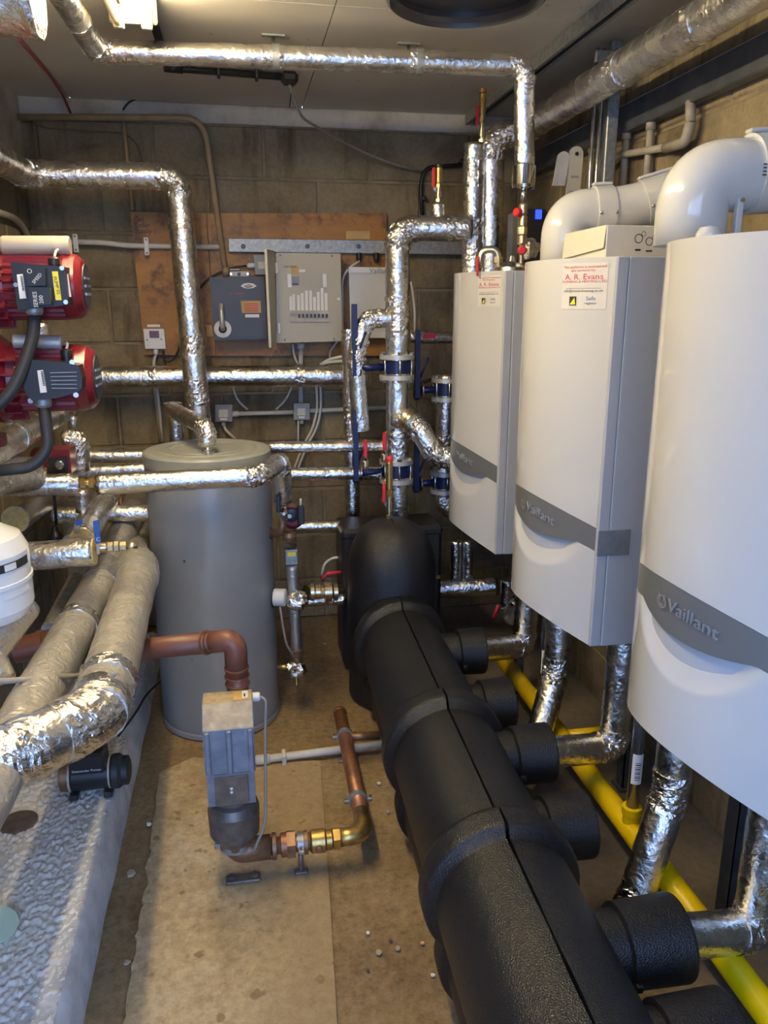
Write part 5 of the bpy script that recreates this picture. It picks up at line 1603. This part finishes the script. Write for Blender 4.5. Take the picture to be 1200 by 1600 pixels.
def butterfly(label, x, y, z, r, lever_z0, lever_z1, shaft, group='navy butterfly valves'):
    t = thing('butterfly_valve', label, 'valve', (x, y, z - .06), group)
    MB().lathe((x, y, z - .026), BZ, [(r * .9, 0), (r * 1.18, .002), (r * 1.18, .050), (r * .9, .052)], 36).build('body', 'navy_valve', t)
    for zz, in ((z + .030,), (z - .048,)):
        MB().lathe((x, y, zz), BZ, [(r * .95, 0), (r * 1.45, 0), (r * 1.45, .017), (r * .95, .019)], 40).build('flange', 'alu', t)
    for k in range(6):
        a = math.radians(30 + 60 * k)
        px, py = x + r * 1.28 * math.cos(a), y + r * 1.28 * math.sin(a)
        MB().tube([(px, py, z - .058), (px, py, z + .058)], .0055, 8).build('stud', 'steel', t)
        for zz in (z + .048, z - .058):
            MB().hexnut((px, py, zz), BZ, .010, .010).build('nut', 'steel', t)
    xs_ = x - shaft
    MB().tube([(x - r, y - .01, z), (xs_, y - .02, z)], .015, 14).build('neck', 'navy_valve', t)
    MB().lathe((xs_ + .008, y - .02, z), (-1, 0, 0), [(.034, 0), (.034, .006)], 20).build('index_plate', 'steel', t)
    lv_ = MB().prism([V((xs_ - .004, y - .035, lever_z0)), V((xs_ - .004, y - .015, lever_z0 - .012)), V((xs_ - .004, y + .02, lever_z0)), V((xs_ - .004, y - .0, z + (lever_z1 - z) * .35)), V((xs_ - .004, y - .012, lever_z1)), V((xs_ - .004, y - .030, lever_z1)), V((xs_ - .004, y - .035, z + (lever_z1 - z) * .35))], (-.020, 0, 0)).build('lever', 'navy_valve', t)
    MB().tube([(xs_ - .010, y - .02, z + .03), (xs_ + .025, y - .05, z + .135)], .005, 8).build('trigger', 'navy_valve', lv_)
    MB().hexnut((xs_ - .014, y - .02, z - .015), (-1, 0, 0), .009, .01).build('nut', 'steel', t)
    return t


z1 = A(622, 573, Y=MY).z
z2 = A(622, 735, Y=MY).z
butterfly('upper left navy butterfly valve on the main upright pipe', MX, MY, z1, .047, z1 - .03, A(551, 475, Y=MY).z, .155)
butterfly('lower left navy butterfly valve on the main upright pipe', MX, MY, z2, .047, z2 - .03, A(552, 640, Y=MY).z, .155)
NX, NY = .845, 3.22
z3 = A(700, 608, Y=NY).z
foil_pipe('upright foil pipe half hidden by the far boiler, carrying two navy valves', [(NX, NY, z3 + .06), (NX, NY, .62), (NX + .2, NY - .02, .60)], .043, bands=((0, .5, .08), (0, .9, .06)))
z4 = A(700, 752, Y=NY).z
butterfly('upper right navy butterfly valve beside the far boiler', NX, NY, z3, .043, z3 - .03, A(682, 515, Y=NY).z, .115)
butterfly('lower right navy butterfly valve beside the far boiler', NX, NY, z4, .043, z4 - .03, A(680, 690, Y=NY).z, .115)
# branch going right
foil_pipe('foil pipe branching right and down from the main upright', [(MX, MY - .01, A(622, 655, Y=MY).z), A(648, 660, Y=MY - .08), A(683, 716, Y=MY - .12), A(730, 716, Y=MY - .12)], .042, el=1.1, mat='foil_crumple')
MB().lathe(A(632, 652, Y=MY - .09), (A(652, 664, Y=MY - .12) - A(632, 652, Y=MY - .09)), [(.041, 0), (.050, .004), (.050, .018), (.046, .02), (.046, .03)], 28).build('pipe_collar', 'brass_pale', None, 'pale brass collar on the branch of the main upright pipe', 'fitting')
for px, py, lb in ((571, 701, 'red lever grip of a small valve left of the main upright'), (601, 690, 'red lever grip of a small valve in front of the main upright')):
    t = thing('lever_valve', lb, 'valve', A(px, py + 16, Y=2.96), 'small red lever valves')
    q = A(px, py, Y=2.95)
    MB().box(q.x - .008, q.x + .008, 2.945, 2.955, q.z - .035, q.z + .035, .004).build('lever_grip', 'red_lever', t)
    MB().tube([q - BZ * .03, q + V((.004, .03, -.06))], .006, 8).build('stem', 'steel', t)
    MB().lathe(q + V((.004, .03, -.075)), BZ, [(.012, -.01), (.014, 0), (.014, .02), (.010, .026)], 12).build('valve_body', 'brass_pale', t)
MB().tube([A(601, 676, Y=2.95), A(616, 672, Y=2.99)], .004, 8).build('bent_wire', 'steel', None, 'short bent steel lever arm on the main upright', 'lever')
# pipes under the far boiler
foil_pipe('low level foil pipe behind the black exchanger, at right', [(.80, 3.13, .28), (1.06, 3.10, .29)], .042, mat='foil_crumple')
for k, (px, lb) in enumerate(((712, 'left one'), (731, 'right one'))):
    foil_pipe('short upright foil pipe under the far boiler, ' + lb, [A(px, 845, Y=3.1), A(px - 1, 905, Y=3.1)], .024, group='short uprights under the far boiler')
cable('black wall cable behind the right blue valves', [A(655, 600, Y=3.5), A(680, 590, Y=3.5), A(720, 588, Y=3.5)], .008, 'cable_black', br=.05)
cable('thin red wire on the back wall behind the right blue valves', [A(648, 615, Y=3.57), A(672, 626, Y=3.57)], .003, 'cable_red')

# ================================================================== BLACK EXCHANGER AND HEADER
hx = thing('plate_heat_exchanger', 'black insulated box at the far end of the header', 'heat exchanger', (.565, 3.05, 0))
MB().box(.362, .772, 2.955, 3.16, .035, .615, .014).build('case', 'black_plastic', hx)
MB().box(.358, .776, 2.950, 3.165, .575, .620, .014).build('lid', 'black_plastic', hx)
MB().box(.385, .405, 2.944, 2.958, .395, .412, .002).build('strap_clip', 'steel', hx)
MB().box(.74, .765, 2.944, 2.958, .395, .412, .002).build('strap_clip', 'steel', hx)
for x in (.41, .72):
    MB().box(x - .02, x + .02, 2.99, 3.12, 0, .036, .004).build('foot', 'cast_iron', hx)


def hdx(y):      # the header is not quite parallel to the wall
    return .52 + (y - 2.55) * .028


hm = thing('pipe_header', 'long black foam-insulated pipe header running along the floor', 'header', (.5, 1.6, 0))
dirh = V((.028, 1, 0)).normalized()
ZU = .300


def hsec(y, z=0.0):
    return V((hdx(y), y, z))


def header_shell(y0, y1, zc, r, rr, rings, name, side):
    """half shell (side -1 left, +1 right) swept along the header with raised rings"""
    mb = MB()
    ys = []
    n_ = int((y1 - y0) / .008)
    for i in range(n_ + 1):
        ys.append(y0 + (y1 - y0) * i / n_)
    seg_ = 26
    vs = []
    for y in ys:
        e = 0.0
        for (yr, wd) in rings:
            t = (y - yr) / wd
            if abs(t) < 1:
                e = max(e, (1 - t ** 6) ** .6)
        R = r + (rr - r) * e
        c0 = hsec(y, zc)
        for k in range(seg_ + 1):
            a = math.pi * k / seg_
            gap = (.0028 + .002 * noise.noise(V((y * 9, side * .0, 2)))) * (1 if side > 0 else 1) if k in (0, seg_) else 0
            vs.append(c0 + V((side * (R * math.sin(a) + gap), 0, R * math.cos(a))))
    w_ = seg_ + 1
    fs = []
    for i in range(len(ys) - 1):
        for k in range(seg_):
            f = (i * w_ + k, i * w_ + k + 1, (i + 1) * w_ + k + 1, (i + 1) * w_ + k)
            fs.append(f if side < 0 else f[::-1])
    mb.add(vs, fs, True)
    # seam lip going inwards
    for k, s_ in ((0, 1),):
        a = [vs[i * w_ + k] for i in range(len(ys))]
        b_ = [p - V((0, 0, .02)) for p in a]
        m_ = len(a)
        mb.add(a + b_, [(i, i + 1, m_ + i + 1, m_ + i) for i in range(m_ - 1)], False)
    for i in (0, len(ys) - 1):
        mb.add([vs[i * w_ + k] for k in range(w_)], [tuple(range(w_))])
    return mb.build(name, 'black_foam', hm)


RINGS = [(.55, .03), (1.33, .040), (1.86, .040), (2.56, .038)]
for s_ in (-1, 1):
    header_shell(.35, 2.62, ZU, .146, .171, RINGS, 'upper_shell', s_)
    header_shell(.35, 2.62, .132, .118, .134, RINGS, 'lower_shell', s_)
MB().prism([hsec(.4, .05) + V((-.100, 0, 0)), hsec(2.6, .05) + V((-.100, 0, 0)), hsec(2.6, .05) + V((.100, 0, 0)), hsec(.4, .05) + V((.100, 0, 0))], (0, 0, .24)).build('core', 'black_foam', hm)
for y in (.8, 1.6, 2.3):
    MB().box(hdx(y) - .06, hdx(y) + .06, y - .03, y + .03, 0, .05, .004).build('foot', 'cast_iron', hm)
# domed end bend rising to the exchanger
mb = MB()
hc_ = V((.528, 2.735, 0))
vs = []
nv, nu = 26, 44
for j in range(nv + 1):
    t = j / nv
    if t < .45:
        z = .02 + (.50 - .02) * t / .45
        sx, sy = .168, .17
    else:
        a = (t - .45) / .55 * math.pi / 2
        z = .50 + .205 * math.sin(a)
        sx, sy = .168 * math.cos(a) ** .75 if a < math.pi / 2 - 1e-6 else 0, .17 * math.cos(a) ** .75 if a < math.pi / 2 - 1e-6 else 0
    for k in range(nu):
        a2 = 2 * math.pi * k / nu
        vs.append(hc_ + V((sx * math.cos(a2), sy * math.sin(a2) + (.05 * (z / .7) if z > .3 else 0.02), z)))
fs = [(j * nu + k, j * nu + (k + 1) % nu, (j + 1) * nu + (k + 1) % nu, (j + 1) * nu + k) for j in range(nv) for k in range(nu)]
mb.add(vs, fs, True)
mb.build('end_bend', 'black_foam', hm)
# seam groove on the dome
sm_ = []
for k in range(20):
    a = math.radians(2 + 86 * k / 19)
    sm_.append(V((.528, 2.735 + .052 - .171 * math.sin(a) ** .9, .50 + .206 * math.cos(a))))
MB().tube([p for p in sm_], .0028, 6).build('seam', 'seam_black', hm)
# stubs toward the boilers
STUB = [(2.40, .325), (2.10, .285), (1.785, .305), (1.535, .262), (1.13, .305), (.95, .262)]
for y, z in STUB:
    x0_ = hdx(y)
    x1_ = .775
    s_ = MB().lathe((x0_ + .10, y, z), BX, [(.066, 0), (.066, .07), (.077, .073), (.080, x1_ - x0_ - .104), (.079, x1_ - x0_ - .10), (.045, x1_ - x0_ - .10), (.045, x1_ - x0_ - .115)], 40).build('stub', 'black_foam', hm)
    MB().box(x0_ + .172, x0_ + .186, y - .084, y - .06, z - .03, z - .012, .003).build('stub_latch', 'black_foam', s_)
# pipework from header to boilers
for i_, (sy, sz, ey, ez, lb) in enumerate(((2.40, .325, 2.56, .25, 'foil pipe from the header to the far boiler'), (1.785, .305, 1.83, .27, 'foil pipe from the header to the middle boiler'), (1.13, .305, 1.19, .23, 'foil pipe from the header to the foremost boiler'))):
    foil_pipe(lb + ', level then upright', [(.76, sy, sz), (.99, ey, ez), (1.0, ey + .01, .66)], .042, el=1.2)
for i_, (by, bz, cy_, cz, lb) in enumerate(((2.165, .345, 2.05, .14, 'middle'), (1.47, .375, 1.41, .12, 'foremost'))):
    foil_pipe('slanting foil pipe dropping from the ' + lb + ' boiler behind a black stub', [(.955, by + .01, .68), (.95, by, bz), (.845, cy_, cz), (.80, cy_ - .02, .045)], .041, el=1.0)
foil_pipe('slanting dark foil pipe under the far end of the middle boiler', [(1.10, 2.62, .62), (1.02, 2.66, .42), (.98, 2.70, .30)], .035, mat='foil_tape')
foil_pipe('crumpled upright foil pipe beside the far strut leg', [A(792, 905, Y=2.9), A(792, 945, Y=2.9)], .026, mat='foil_crumple')
rl = thing('lever_valve', 'small valve with red lever beside the far strut leg', 'valve', A(778, 965, Y=2.85))
MB().tube([A(779, 945, Y=2.85), A(771, 965, Y=2.85)], .007, 8).build('lever_grip', 'red_lever', rl)
MB().lathe(A(800, 950, Y=2.87), (-1, 0, 0), [(.016, -.02), (.016, .02), (.010, .03), (.006, .05)], 14).build('valve_body', 'steel', rl)
# yellow gas main
yg = thing('gas_main', 'yellow gas main running along the floor behind the header', 'pipe', (.94, 1.6, .12))
YX, YZ = .945, .158
MB().tube([(YX, .5, YZ), (YX, 2.75, YZ)], .030, 24).build('main_pipe', 'yellow_gas', yg)
for y in (2.25, 1.625):
    MB().lathe((YX, y, YZ), BZ, [(.022, 0), (.022, .045), (.025, .048), (.025, .068), (.020, .07)], 20).build('tee_socket', 'yellow_gas', yg)
MB().tube([(YX, 2.08, YZ), (1.16, 2.08, YZ)], .022, 18).build('branch', 'yellow_gas', yg)
MB().lathe((1.15, 2.08, YZ), BX, [(.026, 0), (.026, .03), (.02, .034)], 18).build('branch_cap', 'yellow_gas', yg)
MB().tube(rounded([A(890, 1160, Y=1.95), A(915, 1148, Y=1.93), A(935, 1152, Y=1.9)], .03), .006, 8).build('bonding_strap', 'yellow_gas', yg)
for y, lb in ((2.25, 'far'), (1.625, 'near')):
    g = thing('gas_riser', 'bright steel gas riser with barcode label, ' + lb + ' one', 'pipe', (YX, y, .21), 'gas risers')
    MB().tube([(YX, y, .21), (YX, y, .70)], .016, 20).build('riser', 'riser_steel', g)
    mb = MB()
    vs = []
    for k in range(9):
        a = math.radians(205 + 110 * k / 8)
        for z in (.30, .385):
            vs.append((YX + .0166 * math.cos(a), y + .0166 * math.sin(a), z))
    lbo = mb.add(vs, [(2 * k, 2 * k + 2, 2 * k + 3, 2 * k + 1) for k in range(8)], True).build('barcode_label', 'paper', g)
    mb = MB()
    for j in range(9):
        z = .312 + .006 * j
        vs = []
        for k in range(6):
            a = math.radians(235 + 50 * k / 5)
            for dz in (0, .003 if j % 2 else .0018):
                vs.append((YX + .0170 * math.cos(a), y + .0170 * math.sin(a), z + dz))
        mb.add(vs, [(2 * k, 2 * k + 2, 2 * k + 3, 2 * k + 1) for k in range(5)], True)
    mb.build('barcode', 'black_print', lbo)
# legs of the boiler frame
for (x, y, lb) in ((1.02, 2.70, 'strut leg of the boiler frame under the far boiler'), (1.10, 1.42, 'dark strut leg of the boiler frame under the foremost boiler'), (1.14, 2.02, 'strut leg of the boiler frame under the middle boiler'), (.97, .98, 'short dark strut leg near the lower right corner')):
    t = thing('strut_post', lb, 'post', (x, y, 0), 'boiler frame legs')
    top = .62
    MB().box(x - .018, x - .014, y - .02, y + .02, 0, top).build('web', 'dark_steel', t)
    MB().box(x - .018, x + .02, y - .020, y - .0165, 0, top).build('flange', 'dark_steel', t)
    MB().box(x - .018, x + .02, y + .0165, y + .020, 0, top).build('flange', 'dark_steel', t)
    MB().box(x - .03, x + .03, y - .03, y + .03, -.002, .006).build('foot_plate', 'dark_steel', t)
rb = thing('boiler_frame_rail', 'dark strut rail under the boilers beside the header', 'rail', (.90, 1.7, .2))
MB().box(.80, 1.12, 1.945, 1.985, .195, .215, .002).build('cross_rail', 'dark_steel', rb)
MB().lathe((.86, 1.965, .215), BZ, [(.008, 0), (.008, .01)], 6).build('bolt', 'steel', rb)
MB().tube(rounded([(1.165, 2.0, .62), (1.17, 2.02, .3), (1.16, 2.05, .02)], .05), .012, 12).build('condensate_pipe', 'pvc_grey', None, 'grey condensate pipe behind the yellow main under the middle boiler', 'pipe')
# vent on the dome of the header
air_vent('brass air vent with red cap and red lever on the black header', V((.522, 2.79, .69)), .24, 'red_lever', ll=.075)
air_red = None
cable('loose black wire on the floor by the right wall', [(1.14, 1.50, .005), (1.19, 1.58, .03), (1.22, 1.52, .05), (1.20, 1.45, .01)], .003, 'cable_black', br=.05)

# ================================================================== FLOOR DEBRIS
CHIPS = ((233, 1287, .009, 'paper', 'squarish white flake on the floor beside the plinth'), (205, 1364, .013, 'stone', 'large tan chip in the gap beside the plinth'),
         (198, 1503, .009, 'stone', 'small tan chip nearest the bottom of the gap beside the plinth'), (592, 1223, .008, 'paper', 'white flake between the copper pipe and the header'),
         (606, 1267, .007, 'stone', 'tan crumb beside the copper pipe elbow'), (575, 1456, .005, 'paper', 'round white speck in front of the copper elbow'),
         (592, 1487, .009, 'stone', 'pale chip at the middle of the floor in front of the header'), (622, 1480, .007, 'stone', 'small tan chip closest to the header'),
         (677, 1522, .006, 'paper', 'white crumb touching the near foot of the header'), (507, 1005, .009, 'stone', 'tan cube of rubble in front of the far black box'),
         (531, 998, .005, 'stone', 'tiny tan crumb against the far black box'), (575, 1515, .005, 'dark_steel', 'dark scrap at the front of the floor'),
         (610, 1468, .006, 'dark_steel', 'dark sliver beside the pale chips'), (660, 1472, .006, 'orange_label', 'orange crumb near the header'))
for i_, (px, py, s_, mt, lab) in enumerate(CHIPS):
    q = A(px, py, Z=.006)
    n_ = 5 + i_ % 3
    pts = []
    for k in range(n_):
        a = 2 * math.pi * k / n_ + i_
        rr = s_ * random.uniform(.6, 1.1)
        pts.append(V((q.x + rr * math.cos(a), q.y + rr * math.sin(a), 0.002)))
    MB().prism(pts, (0, 0, s_ * .5)).build('debris_chip', mt, None, lab, 'debris', 'floor debris')
